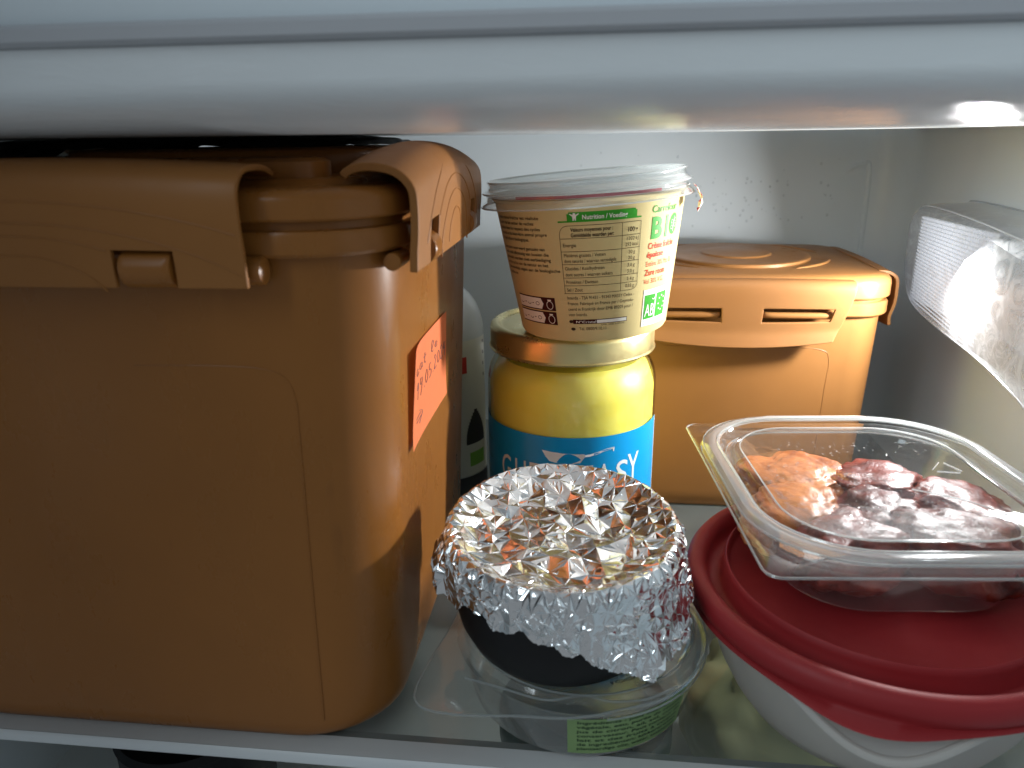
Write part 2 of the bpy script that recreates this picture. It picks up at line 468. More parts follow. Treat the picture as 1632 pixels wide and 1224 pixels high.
# faint recessed-panel ridge on the front face
def front_pt(x, z, off=.0): return (x-BX, -(hy-.0015*(1-z/H_))-off, z)
pth = smooth_path([front_pt(-.155, .158), front_pt(-.125, .1585), front_pt(-.106, .157), front_pt(-.0995, .150), front_pt(-.0992, .13), front_pt(-.1010, .07), front_pt(-.1025, .012)], 8)
g.tube(pth, .00022, 6, False, False)
g.build('box_body', m_brown, big)
g = G()
k = .0045
g.rings([rrect(hx+.001, hy+.001, .031, .2062), rrect(hx+k-.0006, hy+k-.0006, .034, .2062), rrect(hx+k, hy+k, .034, .2070), rrect(hx+k, hy+k, .034, .2122), rrect(hx+k-.0006, hy+k-.0006, .034, .2138), rrect(hx+k-.0018, hy+k-.0018, .034, .2149), rrect(hx+k-.0038, hy+k-.0038, .031, .2156),
         rrect(hx-.008, hy-.008, .022, .2160), rrect(hx-.012, hy-.012, .02, .2163), rrect(hx-.014, hy-.014, .02, .2175), rrect(hx-.016, hy-.016, .02, .2180)], False, True)
lid = g.build('box_lid', m_brown, big)
# raised round handle plate on the lid
g = G(); cxx, cyy = .0285, -.0005
def ell(a, b, z): return [(cxx+a*cos(t), cyy+b*sin(t), z) for t in np.linspace(0, 2*pi, 97)[:-1]]
g.rings([ell(.070, .058, .2178), ell(.070, .058, .2245), ell(.069, .057, .2264), ell(.067, .055, .2273), ell(.060, .048, .2275), ell(.058, .046, .2240), ell(.02, .017, .2240)], False, True)
g.build('lid_plate', m_brown, lid)
g = G()
g.rings([rrect(.044, .010, .008, .2178, 6, (.045, -.066)), rrect(.044, .010, .008, .2232, 6, (.045, -.066)), rrect(.042, .008, .007, .2243, 6, (.045, -.066)), rrect(.038, .006, .006, .2246, 6, (.045, -.066))], False, True)
g.rings([rrect(.034, .010, .008, .2178, 6, (-.060, -.066)), rrect(.034, .010, .008, .2232, 6, (-.060, -.066)), rrect(.032, .008, .007, .2240, 6, (-.060, -.066))], False, True)
g.build('lid_ridge', m_brown, lid)
# front clip
fp = [(-.016, .2185), (-.010, .2206), (-.002, .2212), (.0052, .2205), (.0095, .2170), (.0108, .2115), (.0106, .2030), (.0100, .1960), (.0098, .1870)]
def pf(x, o, z): return (x, -hy-o, z)
arcsF = [(0, .150, .135, .0635, 18, 162), (0, .160, .098, .047, 8, 172), (0, .170, .062, .033, 5, 175), (0, .178, .032, .019, 0, 180)]
clip(big, .150, .187, fp, .0026, pf, m_brown_matt, notch=[(.0325, .0525, .1982), (-.0525, -.0325, .1982)], arcs=arcsF)
def barrel(parent, pts, r, mat, name='hinge_barrel', off=.003):
    g = G(); P = smooth_path(pts, 4); n = len(P)
    rr = [r*(1-.55*(max(0, 1-min(i, n-1-i)/1.5))**2) for i in range(n)]
    g.tube(P, rr, 16); return g.build(name, mat, parent)
barrel(big, [(.0335, -hy-.0068, .1925), (.038, -hy-.0068, .1925), (.047, -hy-.0068, .1925), (.0516, -hy-.0068, .1925)], .0062, m_brown)
barrel(big, [(-.0335, -hy-.0068, .1925), (-.038, -hy-.0068, .1925), (-.047, -hy-.0068, .1925), (-.0516, -hy-.0068, .1925)], .0062, m_brown)
barrel(big, [(.058, -hy-.0046, .1915), (.064, -hy-.0046, .1915), (.074, -hy-.0046, .1915), (.0785, -hy-.0046, .1915)], .0046, m_brown)
# side clip
sp = [(-.0125, .2178), (-.0105, .2194), (-.005, .2203), (.0025, .2190), (.0072, .2148), (.0080, .2090), (.0078, .2010), (.0072, .1950), (.0068, .1880)]
CU = -.0125
def ps(u, o, z): return (hx+o, u+CU, z)
arcsS = [(0, .186, .056, .037, 15, 165), (0, .186, .041, .0305, 6, 174), (0, .187, .0285, .0235, 0, 180), (0, .188, .014, .0155, 10, 170)]
clip(big, .138, .188, sp, .0062, ps, m_brown_matt, notch=[(-.048, -.035, .2010), (.036, .049, .2010)], arcs=arcsS, thick=.0027)
barrel(big, [(hx+.0056, CU+-.047, .1925), (hx+.0056, CU+-.044, .1925), (hx+.0056, CU+-.038, .1925), (hx+.0056, CU+-.0355, .1925)], .0060, m_brown)
barrel(big, [(hx+.0056, CU+.0365, .1925), (hx+.0056, CU+.039, .1925), (hx+.0056, CU+.045, .1925), (hx+.0056, CU+.048, .1925)], .0060, m_brown)
barrel(big, [(hx+.0012, CU+-.0700, .1915), (hx+.0012, CU+-.068, .1915), (hx+.0012, CU+-.06, .1915), (hx+.0012, CU+-.055, .1915)], .0030, m_brown)
# rear clip, its top just seen
rp = [(-.014, .2192), (-.006, .2206), (.002, .2206), (.0082, .2170), (.0096, .2090), (.009, .19)]
clip(big, .150, .19, rp, .0055, lambda u, o, z: (u, hy+o, z), m_brown_matt)

blackout = G()  # dark sheet added to blacken the shaded gap between lid and shelf
def blackout_pt(u, v):
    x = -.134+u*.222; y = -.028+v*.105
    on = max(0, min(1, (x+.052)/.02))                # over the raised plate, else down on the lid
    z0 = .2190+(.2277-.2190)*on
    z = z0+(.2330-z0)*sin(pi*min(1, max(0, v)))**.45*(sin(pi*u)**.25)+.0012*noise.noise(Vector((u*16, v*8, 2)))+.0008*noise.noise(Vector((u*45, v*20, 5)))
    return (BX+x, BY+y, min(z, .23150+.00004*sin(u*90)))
blackout.grid(blackout_pt, 70, 20)
fb = blackout.build('gap_blackout', principled('gap_blackout', (.006,.006,.007), .16, bumpscale=90, bumpst=.5), None, True, 20)
tag(fb, 'dark glossy film lying on the big box lid, under the shelf above', 'blackout')

# --- smaller box at the back
SX, SY = .0925, .5085
sm_ = thing('storage_box', 'smaller caramel snap-lid storage box at the back with two slots in its clip', 'storage box', (SX, SY, 0), (0, 0, radians(0)))
sx, sy = .0785, .066
SH = .132
g = G(); g.rings(loft_box(sx, sy, .020, SH, .0045, .001), True, False)
g.rings([rrect(sx, sy, .02, .1275), rrect(sx+.0028, sy+.0028, .0225, .1282), rrect(sx+.0034, sy+.0034, .023, .129), rrect(sx+.0034, sy+.0034, .023, .1352), rrect(sx+.0024, sy+.0024, .022, .1362), rrect(sx+.0006, sy+.0006, .02, .1365), rrect(sx+.0006, sy+.0006, .02, .139)])
def fpt(x, z): return (x, -(sy-.001*(1-z/SH)), z)
g.tube(smooth_path([fpt(-.05, .1085), fpt(.02, .1085), fpt(.042, .1075), fpt(.0475, .101), fpt(.0470, .08), fpt(.0455, .015)], 8), .0002, 6, False, False)
g.build('box_body', m_brown_back, sm_)
g = G()
g.rings([rrect(sx+.001, sy+.001, .02, .1385), rrect(sx+.0034, sy+.0034, .023, .1385), rrect(sx+.004, sy+.004, .0235, .1393), rrect(sx+.004, sy+.004, .0235, .1462), rrect(sx+.0036, sy+.0036, .0235, .1486), rrect(sx+.0022, sy+.0022, .023, .1506), rrect(sx-.0004, sy-.0004, .021, .1518), rrect(sx-.004, sy-.004, .018, .1524), rrect(sx-.02, sy-.014, .016, .1530), rrect(sx-.022, sy-.016, .016, .1532)], False, True)
slid = g.build('box_lid', m_brown_back, sm_)
g = G()
def el2(a, b, z, cx=0, cy=0): return [(cx+a*cos(t), cy+b*sin(t), z) for t in np.linspace(0, 2*pi, 73)[:-1]]
g.rings([el2(.047, .050, .1530), el2(.0465, .0495, .1548), el2(.045, .048, .1553), el2(.043, .046, .1551), el2(.023, .025, .1551), el2(.022, .024, .1560), el2(.019, .021, .1563)], False, True)
for a0, a1 in ((-62, -10), (15, 75), (105, 165), (190, 240)):
    pts = [(.058*cos(a), .0565*sin(a), .1530) for a in np.linspace(radians(a0), radians(a1), 24)]
    g.tube(pts, [.0013*sin(pi*(i+.5)/24)**.4 for i in range(24)], 8)
g.build('lid_plate', m_brown_back, slid)
# front clip with slots
fp = [(-.0012, .1478), (.0040, .1480), (.0078, .1472), (.0088, .1440), (.0086, .1380), (.0080, .1300), (.0074, .1225), (.0084, .1180), (.0094, .1145)]
clip(sm_, .124, .1145, fp, .0006, lambda u, o, z: (u-.007, -sy-o, z), m_brown_back_clip, slots=[(.0125, .0530, .1274, .1338), (-.0530, -.0125, .1274, .1338)], bottom=.004, taper=.010)
for sg in (-1, 1):
    g = G(); xa, xb = sorted((sg*.0135-.007, sg*.0505-.007))
    R = [[(xa+(xb-xa)*i/8, -sy-.0072-.0012*(0 < i < 8), z) for z in ()] for i in range(0)]
    g.tube(smooth_path([(xa, -sy-.0050, .1300), (xa+.003, -sy-.0070, .1298), (xb-.003, -sy-.0070, .1298), (xb, -sy-.0050, .1300)], 6), .0019, 12)
    g.box((xa+.002, -sy-.0060, .1285), (xb-.002, -sy, .1310))
    g.build('locking_tab', m_brown_back, sm_)
rp = [(-.004, .1505), (.002, .1500), (.0062, .1470), (.0072, .1400), (.0074, .1320), (.0060, .1240), (.0070, .1180)]
clip(sm_, .10, .118, rp, .001, lambda u, o, z: (sx+o, u+.0, z), m_brown_back_clip, bottom=.002, taper=.004)

# ------------------------------------------------------------------ orange note
note = thing('sticky_note', 'small orange handwritten paper note stuck to the side of the big brown box', 'note', (BX+hx, .30, .13))
def wall_x(z): return BX+hx-.0095*(1-z/H_)
NC = Vector((BX+hx, .30, .13))
def note_pt(u, v, off=0):
    # u 0 near edge .. 1 far edge ; v 0 bottom .. 1 top ; near/top corner curls off the box
    y = .2645 + u*(.3365-.2645) + .0005*v
    z = .1120 + v*(.1525-.1120) + .0006*sin(u*3)
    lift = .0002 + .0024*max(0, (.30-u)/.30)**2*(.25+.75*v) + .0006*max(0, (.3-v)/.3)**2
    return Vector((wall_x(z)+.0005+lift+off, y, z)) - NC
g = G(); g.grid(lambda u, v: note_pt(u, v), 20, 12)
a = N('orange_paper'); b = a.n('ShaderNodeBsdfPrincipled'); b.inputs['Base Color'].default_value = (.80,.20,.065,1); b.inputs['Roughness'].default_value = .75
a.l(a.bump(a.noise(900, 3), .1, .0002), b.inputs['Normal'])
tl = a.n('ShaderNodeBsdfTranslucent'); tl.inputs[0].default_value = (.9,.25,.06,1)
m_paper = a.end(a.mix(.15, b.outputs[0], tl.outputs[0]))
g.build('paper', m_paper, note)
m_ink = principled('pen_ink', (.13,.07,.09), .6)
STR = {'c': [[(.9,.75),(.5,1),(.1,.6),(.2,.1),(.6,0),(.95,.25)]], 'a': [[(.85,.8),(.4,1),(.1,.5),(.35,0),(.8,.3),(.9,.95)],[(.88,.9),(.85,.2),(1.1,0)]], 't': [[(.5,1.9),(.4,.2),(.8,0)],[(.1,1.2),(.9,1.3)]],
 'l': [[(.1,.3),(.8,1.5),(.5,2.1),(.2,1.4),(.3,.1),(.8,.1)]], 'e': [[(.1,.45),(.8,.65),(.6,1),(.15,.7),(.2,.1),(.9,.15)]],
 '1': [[(.1,1.3),(.6,2),(.4,0)]], '9': [[(.8,1.7),(.3,1.9),(.2,1.2),(.8,1.2),(.9,1.8),(.7,.5),(.3,-.2)]], '.': [[(.3,0),(.42,.1)]], '0': [[(.5,1.7),(.1,1),(.3,.1),(.8,.4),(.9,1.3),(.5,1.7)]],
 '5': [[(.9,1.7),(.3,1.7),(.2,1.0),(.8,.9),(.8,.2),(.1,0)]], '2': [[(.1,1.4),(.5,1.8),(.8,1.3),(.1,0),(1,.1)]], '4': [[(.3,1.7),(.1,.8),(.9,.9)],[(.8,1.6),(.6,-.3)]],
 '>': [[(0,.9),(1,.9)],[(0,.45),(1,.45)],[(.6,1.4),(1.3,.7),(.6,-.1)]]}
g = G()
def write(txt, u0, v0, du, dv, adv, rise=0):
    u = u0; v = v0
    for ch in txt:
        if ch != ' ':
            for st in STR[ch]:
                pts = smooth_path([(a_, b_, 0) for a_, b_ in st], 4)
                g.tube([note_pt(u+p.x*du, v+p.y*dv, .00015) for p in pts], .00011, 5)
        u += adv*(.55 if ch in '.' else 1); v += rise
write('cut le'.replace('u', 'a'), .10, .70, .085, .060, .105, .006)
write('19.05.2024', .12, .44, .075, .085, .095, .010)
write('>', .12, .17, .13, .09, .1)
g.build('handwriting', m_ink, note)

# ------------------------------------------------------------------ text helpers
def text2d(s, size, bold=0.0, xs=1.0, spacing=1.0):
    cu = bpy.data.curves.new('t', 'FONT'); cu.body = s; cu.size = size/.73; cu.offset = bold; cu.space_character = spacing; cu.resolution_u = 3
    o = bpy.data.objects.new('t', cu); COL.objects.link(o)
    dg = bpy.context.evaluated_depsgraph_get(); me = bpy.data.meshes.new_from_object(o.evaluated_get(dg))
    bm = bmesh.new(); bm.from_mesh(me)
    V0 = [v.co for v in bm.verts]
    if V0:
        w = max(v.x for v in V0)
        if size > .004:
            st = .0012
            for k in range(1, int(w/st)+1):
                bmesh.ops.bisect_plane(bm, geom=bm.verts[:]+bm.edges[:]+bm.faces[:], plane_co=(k*st, 0, 0), plane_no=(1, 0, 0))
    bm.verts.index_update()
    V = [(v.co.x*xs, v.co.y) for v in bm.verts]; F = [tuple(v.index for v in f.verts) for f in bm.faces]
    bm.free(); bpy.data.objects.remove(o); bpy.data.curves.remove(cu); bpy.data.meshes.remove(me)
    w = max([v[0] for v in V]) if V else 0
    return V, F, w

class Wrap:
    """prints flat 2-D shapes on a cone round local z. s = arc length from angle th0 (degrees), h = height"""
    def __init__(s, rfun, th0=0, flip=1): s.r = rfun; s.th0 = th0
    def pt(s, th, h, off): r = s.r(h)+off; t = radians(th); return (r*sin(t), -r*cos(t), h)
    def text(s, g, txt, th, h, size, width=None, bold=0, xs=.78, off=.00016, slope=0):
        V, F, w = text2d(txt, size, bold, xs)
        k = 1 if width is None else width/w
        if not V: return
        g.add([s.pt(th+math.degrees(x*k/s.r(h)), h+y+slope*x, off) for x, y in V], F)
        return w*k
    def rect(s, g, th0, h0, th1, h1, off=.0001, n=None):
        n = n or max(1, int(abs(th1-th0)/3))
        V = [s.pt(th0+(th1-th0)*i/n, h, off) for i in range(n+1) for h in (h0, h1)]
        g.add(V, [(2*i, 2*i+2, 2*i+3, 2*i+1) for i in range(n)])
    def line(s, g, th0, h0, th1, h1, w=.0002, off=.00012):
        if abs(th1-th0) < .01:
            d = math.degrees(w/2/s.r(h0)); s.rect(g, th0-d, h0, th0+d, h1, off, 1)
        else: s.rect(g, th0, h0-w/2, th1, h0+w/2, off)
    def poly(s, g, P, off=.0001):
        g.add([s.pt(a, h, off) for a, h in P], [tuple(range(len(P)))])
    def ring(s, g, th, h, r, w, off=.00014, n=20, ry=None, a0=0, a1=360):
        ry = ry or r; V = []
        for k in range(n+1):
            a = radians(a0+(a1-a0)*k/n)
            for q in (0, w):
                V.append(s.pt(th+math.degrees((r-q)*cos(a)/s.r(h)), h+(ry-q)*sin(a), off))
        g.add(V, [(2*i, 2*i+2, 2*i+3, 2*i+1) for i in range(n)])

# ------------------------------------------------------------------ ghee jar
JX, JY = -.0120, .4050
jar = thing('ghee_jar', 'glass jar of yellow ghee with gold lid and blue label, behind the foil bowl', 'jar', (JX, JY, 0))
RJ = .0476
body = [(.036, .0005), (.042, .002), (.0468, .006), (RJ, .012), (RJ, .098), (.0473, .103), (.0461, .1085), (.0438, .1128), (.0413, .1150), (.0404, .1165), (.0408, .1175), (.0412, .1185), (.0404, .1200), (.0402, .1300)]
a = N('jar_glass'); tr = a.n('ShaderNodeBsdfTransparent'); tr.inputs[0].default_value = (.965,.98,.965,1); gl = a.n('ShaderNodeBsdfGlossy'); gl.inputs['Roughness'].default_value = .03
fr = schlick(a); a.l(a.bump(a.noise(18, 2), .12, .002), gl.inputs['Normal'])
m_jar = a.end(a.mix(a.math('MINIMUM', a.math('MULTIPLY', fr, 1.3), .85), tr.outputs[0], gl.outputs[0]))
g = G(); g.lathe(body, 128, True); g.build('glass', m_jar, jar)
a = N('ghee'); b = a.n('ShaderNodeBsdfPrincipled')
f = a.noise(28, 4, .5, a.coord((1, 1, 1.6)), .6); a.l(a.mixc(a.ramp(f, (.35, 0.), (.65, 1.)), (.88,.76,.08), (.91,.83,.16)), b.inputs['Base Color'])
b.inputs['Roughness'].default_value = .45; b.inputs['Subsurface Weight'].default_value = .2; b.inputs['Subsurface Radius'].default_value = (.012,.008,.002); b.inputs['Subsurface Scale'].default_value = 1
a.l(a.bump(a.noise(45, 4), .3, .001), b.inputs['Normal']); m_ghee = a.end(b.outputs[0])
cont = [(.034, .003), (.042, .005), (RJ-.0012, .012), (RJ-.0012, .098), (.0444, .1045), (.0425, .1095), (.0398, .1128), (.0388, .1140)]
g = G(); g.lathe(cont, 96, True, True); g.build('ghee', m_ghee, jar)
m_gold = N('gold_lid'); b = m_gold.n('ShaderNodeBsdfPrincipled'); b.inputs['Base Color'].default_value = (.68,.59,.29,1); b.inputs['Metallic'].default_value = .9
m_gold.l(m_gold.ramp(m_gold.noise(40, 6, .65), (.3, .22), (.7, .42)), b.inputs['Roughness']); m_gold.l(m_gold.bump(m_gold.noise(30, 3), .1, .0006), b.inputs['Normal']); m_gold = m_gold.end(b.outputs[0])
g = G(); g.lathe([(.0420, .1195), (.0438, .1188), (.0458, .1192), (.0463, .1201), (.0457, .1209), (.0456, .1300), (.0452, .1318), (.0440, .1330), (.0425, .1334), (.0412, .1330), (.0400, .1318), (.0385, .1316), (.0370, .1322), (.0300, .1324)], 128, False, True)
jl = g.build('jar_lid', m_gold, jar)
W_ = Wrap(lambda h: RJ)
m_blue = principled('blue_label', (.003,.30,.66), .30, nvar=.05, nscale=30, coat=.1)
m_lblwhite = principled('label_white', (.74,.78,.78), .45)
m_lblteal = principled('label_small_print', (.02,.20,.32), .45)
g = G(); W_.rect(g, -122, .014, 79, .0815, .00030, 100); lb = g.build('label', m_blue, jar)
g = G(); W_.rect(g, 78.2, .014, 79.5, .0815, .00036, 2); g.build('label_edge', m_lblwhite, lb)
# lettering and frying pan
g = G()
for ch, th in zip('GHEE', (-50, -37.5, -26.5, -15.5)): W_.text(g, ch, th, .0512, .0150, width=.0080, bold=.0001, xs=1, off=.00042)
for ch, th in zip('EASY', (6, 18.5, 31.5, 41.5)): W_.text(g, ch, th, .0512, .0155 if ch != 'Y' else .0180, width=.0086, bold=.0001, xs=1, off=.00042)
W_.poly(g, [(-16.5, 0.0738), (-14.0, 0.0703), (-11.5, 0.0679), (-8.0, 0.0673), (-3.0, 0.0670), (4.0, 0.0670), (8.0, 0.0674), (9.5, 0.0692), (11.2, 0.0710), (10.5, 0.0724), (5.0, 0.0724), (-3.0, 0.0727), (-10.0, 0.0732)], .00042)
W_.poly(g, [(10.0, 0.0706), (14.0, 0.0709), (19.0, 0.0718), (23.0, 0.0730), (28.0, 0.0736), (30.5, 0.0741), (30.6, 0.0748), (25.0, 0.0744), (19.0, 0.0731), (14.0, 0.0721), (10.0, 0.0717)], .00042)
W_.poly(g, [(29.2, 0.0742), (29.6, 0.0723), (30.2, 0.0723), (30.6, 0.0744)], .00043)
g.build('lettering', m_lblwhite, lb)
g = G()
for k in range(5):
    for j, w in enumerate((.010, .008)):
        W_.text(g, 'lorem'[0]*3 if False else 'ghee', -74+j*6, .068-k*.011, .0026, width=w*.45, off=.00040)
g.build('side_print', m_lblteal, lb)

# ------------------------------------------------------------------ creme fraiche pot
TILT = radians(3.2)
pot = thing('cream_pot', 'cream coloured creme fraiche pot with clear lid, tilted on top of the gold jar lid', 'pot', (.0, .385, .1356), (0, -TILT, 0))
rb, rtp, hh = .0372, .0466, .0620
PR = lambda h: rb+(rtp-rb)*h/hh
m_cup = principled('cream_paper_cup', (.64,.53,.25), .55, 0, .10, nvar=.03, nscale=25, bumpscale=300, bumpst=.04)
g = G(); g.lathe([(rb-.004, .0006), (rb-.0022, .0), (rb-.0006, .0006), (PR(.002), .0022), (PR(.03), .03), (PR(.060), .060), (PR(.0665), .0665), (.0482, .0672), (.0488, .0680), (.0480, .0688), (.0455, .0688)], 128, True)
g.build('cup', m_cup, pot)
m_seal = principled('seal_foil', (.72,.70,.66), .35, metal=.3, bumpscale=120, bumpst=.5, bumpd=.0006)
g = G(); g.lathe([(.0489, .0687), (.0494, .0693), (.0486, .0699), (.0455, .0700), (.0440, .0697), (.02, .0692)], 96, False, True); sl = g.build('foil_seal', m_seal, pot)
m_redprint = principled('seal_red', (.42,.015,.03), .4)
g = G()
Ws = Wrap(lambda h: .0491); Ws.rect(g, -42, .0689, 42, .0703, .0003, 40)
g.build('red_band', m_redprint, sl)
# crumpled torn scrap of seal hanging at the right
V = []; F = []; nn = 8
for i in range(nn+1):
    for j in range(5):
        t = i/nn; s_ = j/4-.5
        V.append((.0498+.0035*sin(t*2.6)+.0008*rng.normal()*t, -.014+s_*.006+.0007*rng.normal(), .0700-.0125*t+.0006*rng.normal()))
for i in range(nn):
    for j in range(4): F.append((i*5+j, (i+1)*5+j, (i+1)*5+j+1, i*5+j+1))
fm = [1 if rng.random() < .38 else 0 for _ in F]
mesh('torn_seal_tab', V, F, [principled('seal_paper', (.75,.70,.55), .5), principled('seal_pink', (.65,.06,.08), .5)], sl, False, fm=fm)
m_clid = clear_plastic('pot_lid_plastic', (.92,.94,.94), .13, (.78,.82,.82), .10, 1.5, 70, .5, edge=.45)
g = G(); T2 = Matrix.Rotation(radians(-1.0), 4, 'Y')
g.lathe([(.0516, .0648), (.0529, .0652), (.0523, .0664), (.0506, .0675), (.0502, .0690), (.0504, .0706), (.0516, .0712), (.0516, .0718), (.0505, .0724), (.0494, .0730), (.0490, .0752), (.0494, .0764), (.0488, .0770), (.0478, .0766), (.0470, .0748), (.0455, .0738), (.02, .0736)], 128, False, True)
g.V = [tuple(T2 @ Vector(v)) for v in g.V]
pl = g.build('pot_lid', m_clid, pot, True, 60)
g = G()
for r, z, w in ((.0490, .0767, .0006), (.0517, .0715, .0005), (.0529, .0651, .00045)):
    g.tube([tuple(T2 @ Vector((r*cos(t), r*sin(t), z))) for t in np.linspace(0, 2*pi, 121)[:-1]], w, 6, True)
m_edge = clear_plastic('clear_edge', (.9,.93,.93), .42, (.82,.86,.86), .12, 1.5, 0, edge=.4)
g.build('lid_rim', m_edge, pl)
# prints
P = Wrap(PR)
m_black = principled('black_print', (.06,.035,.02), .5, 0, .08); m_green = principled('green_print', (.045,.33,.03), .45, 0, .08)
m_red = principled('red_print', (.62,.06,.02), .45, 0, .08); m_white = principled('white_print', (.82,.82,.74), .45, 0, .08); m_brownp = principled('brown_print', (.055,.012,.010), .5, 0, .08)
m_cyan = principled('cyan_print', (.25,.55,.52), .5, 0, .08)
# green nutrition banner
g = G(); P.rect(g, -17.5, .0582, 31, .0589, .0001)
P.rect(g, -11, .0586, 27, .0627, .00012); P.rect(g, -12, .0586, -11, .0620, .00012, 1); P.rect(g, 27, .0586, 28, .0620, .00012, 1)
# BIO and leaf
P.text(g, 'B', 38.5, .0478, .0098, width=.0076, bold=.0005, xs=1)
P.text(g, 'I', 50.6, .0478, .0098, width=.0024, bold=.0005, xs=1)
P.poly(g, [(60.2+4.8*cos(t), .0527+.0050*sin(t)) for t in np.linspace(0, 2*pi, 25)[:-1]], .00014)
P.text(g, 'Carrefour', 38.5, .0594, .0034, width=.0185, bold=.00005)
P.rect(g, 38.6, .0085, 49.0, .0205, .00024); P.rect(g, 50.5, .0085, 63.0, .0205, .00024)
g.build('green_print', m_green, pot)
g = G()
for x0, y0_, x1, y1_ in ((60.2, .049, 60.2, .0562),): P.line(g, x0, y0_, x1, y1_, .0003, .0003)
for k, (a0, h0) in enumerate(((58.2, .0512), (62.3, .0520), (58.2, .0538), (62.3, .0544))):
    P.ring(g, a0, h0, .0010, .0002, .0003, 12)
P.text(g, 'Nutrition / Voeding', -3.5, .0594, .0021, width=.0206, bold=.00006, off=.00030)
P.ring(g, -7.8, .0618, .00065, .00065, .0003, 10)            # little figure
P.poly(g, [(-8.7, .0596), (-8.9, .0609), (-10.6, .0619), (-10.2, .0622), (-8.2, .0613), (-7.4, .0613), (-5.4, .0622), (-5.0, .0619), (-6.7, .0609), (-6.9, .0590), (-7.5, .0590), (-7.8, .0602), (-8.1, .0590), (-8.9, .0590)], .0003)
P.rect(g, 37.4, .0050, 66, .0232, .00016)
P.text(g, 'AB', 39.4, .0098, .0064, width=.0062, bold=.00005, off=.00034)
P.ring(g, 47.2, .0188, .0011, .0004, .00034, 12, a0=200, a1=360)
for k in range(8): P.ring(g, 57+3.6*cos(k*.8), .0150+.0036*sin(k*.8), .0005, .0005, .00034, 5)
for (h0, h1) in ((.0160, .0222), (.0088, .0150)):             # sorting pictograms
    P.rect(g, -62, h0+.0004, -37, h1-.0004, .00022); P.poly(g, [(-37.2, h0+.0004), (-35.2, (h0+h1)/2), (-37.2, h1-.0004)], .00022)
g2 = G(); P.rect(g2, -13.6, .0096, 24.8, .0118, .00012); P.rect(g2, -62.5, .0158, -25.5, .0224, .00012); P.rect(g2, -62.5, .0086, -25.5, .0152, .00012)
for h0 in (.0160, .0088):
    P.ring(g, -29.8, h0+.0026, .0019, .0003, .0003, 12, ry=.0022); P.rect(g, -31.2, h0+.0048, -28.4, h0+.0054, .0003, 1)
P.text(g, 'N°Cristal', -11.5, .0101, .0012, width=.0095, off=.0003)
P.rect(g, 3.2, .0099, 24.4, .0115, .0002)
g.build('white_print', m_white, pot); g2.build('brown_print', m_brownp, pot)
g = G()
for k, t in enumerate(('AGRICULTURE', 'BIOLOGIQUE')): P.text(g, t, 38.5, .0071-k*.0014, .0009, width=.0085, off=.0003)
P.text(g, 'CERTIFIÉ', 39.2, .0212, .0012, width=.0072, off=.0003, xs=1)
P.text(g, 'Agriculture UE', 51.0, .0071, .0009, width=.0065, off=.0003); P.text(g, 'non UE', 51.0, .0057, .0009, width=.0035, off=.0003)
g.build('cyan_print', m_cyan, pot)
g = G()
P.text(g, 'Crème fraîche', 37.6, .0428, .0030, width=.0195, bold=.00008); P.text(g, 'épaisse', 37.2, .0388, .0028, width=.0112, bold=.00008)
P.text(g, 'Entière 30% Mat. Gr.', 37.0, .0346, .0025, width=.0200); P.text(g, 'Zure room', 36.8, .0302, .0030, width=.0140, bold=.00008)
P.text(g, 'Vol 30% V.G.', 36.4, .0262, .0025, width=.0138)
g.build('red_print', m_red, pot)
g = G()
# nutrition table
for h in (.0508, .0448, .0388, .0324, .0286): P.line(g, -17.0, h, 31, h)
P.line(g, -12.5, .0567, 31, .0567); P.line(g, -17.8, .0248, 26.5, .0248)
P.line(g, -17.2, .0248, -17.2, .0530); P.line(g, 31, .0282, 31, .0567); P.line(g, 19.3, .0248, 19.3, .0567)
P.ring(g, -12.4, .0530, .0037, .0002, .00012, 10, a0=90, a1=180); P.ring(g, 26.6, .0282, .0034, .0002, .00012, 10, a0=-90, a1=0)
for t, th, h, s_, w, b_ in (('Valeurs moyennes pour :', -10.5, .0540, .00185, .0192, 5e-5), ('Gemiddelde waarden per:', -10.5, .0515, .00185, .0195, 5e-5), ('100 g', 22.3, .0524, .0021, .0054, 6e-5),
    ('Energie', -15.8, .0470, .0017, .0062, 0), ('1202 kJ', 21.8, .0484, .0017, .0062, 0), ('292 kcal', 21.4, .0457, .0017, .0064, 0),
    ('Matières grasses / Vetten', -15.8, .0423, .0017, .0192, 0), ('dont saturés / waarvan verzadigde', -15.8, .0396, .0017, .0240, 0), ('30 g', 23.6, .0422, .0017, .0034, 0), ('20 g', 23.6, .0395, .0017, .0034, 0),
    ('Glucides / Koolhydraten', -15.8, .0361, .0017, .0182, 0), ('dont sucres / waarvan suikers', -15.8, .0332, .0017, .0218, 0), ('3,0 g', 23.2, .0361, .0017, .0038, 0), ('3,0 g', 23.2, .0332, .0017, .0038, 0),
    ('Protéines / Eiwitten', -15.8, .0296, .0017, .0148, 0), ('2,4 g', 23.2, .0296, .0017, .0038, 0), ('Sel / Zout', -15.8, .0258, .0017, .0075, 0), ('0,05 g', 22.4, .0262, .0017, .0045, 0),
    ('Interdis - TSA 91431 - 91343 MASSY Cedex -', -16.2, .0219, .00165, .0322, 0), ('France. Fabriqué en France par / Geprodu-', -16.2, .0191, .00165, .0318, 0), ('ceerd in Frankrijk door EMB 89209 pour /', -16.2, .0163, .00165, .0312, 0), ('voor Interdis.', -16.2, .0136, .00165, .0090, 0),
    ('09 69 39 7000', 4.2, .0101, .0012, .0134, 0), ('APPEL NON SURTAXÉ', 6.0, .0085, .0008, .0115, 0), ('Tél. 0800/9.10.11', -9.6, .0064, .0016, .0128, 0)):
    P.text(g, t, th, h, s_, width=w, bold=b_)
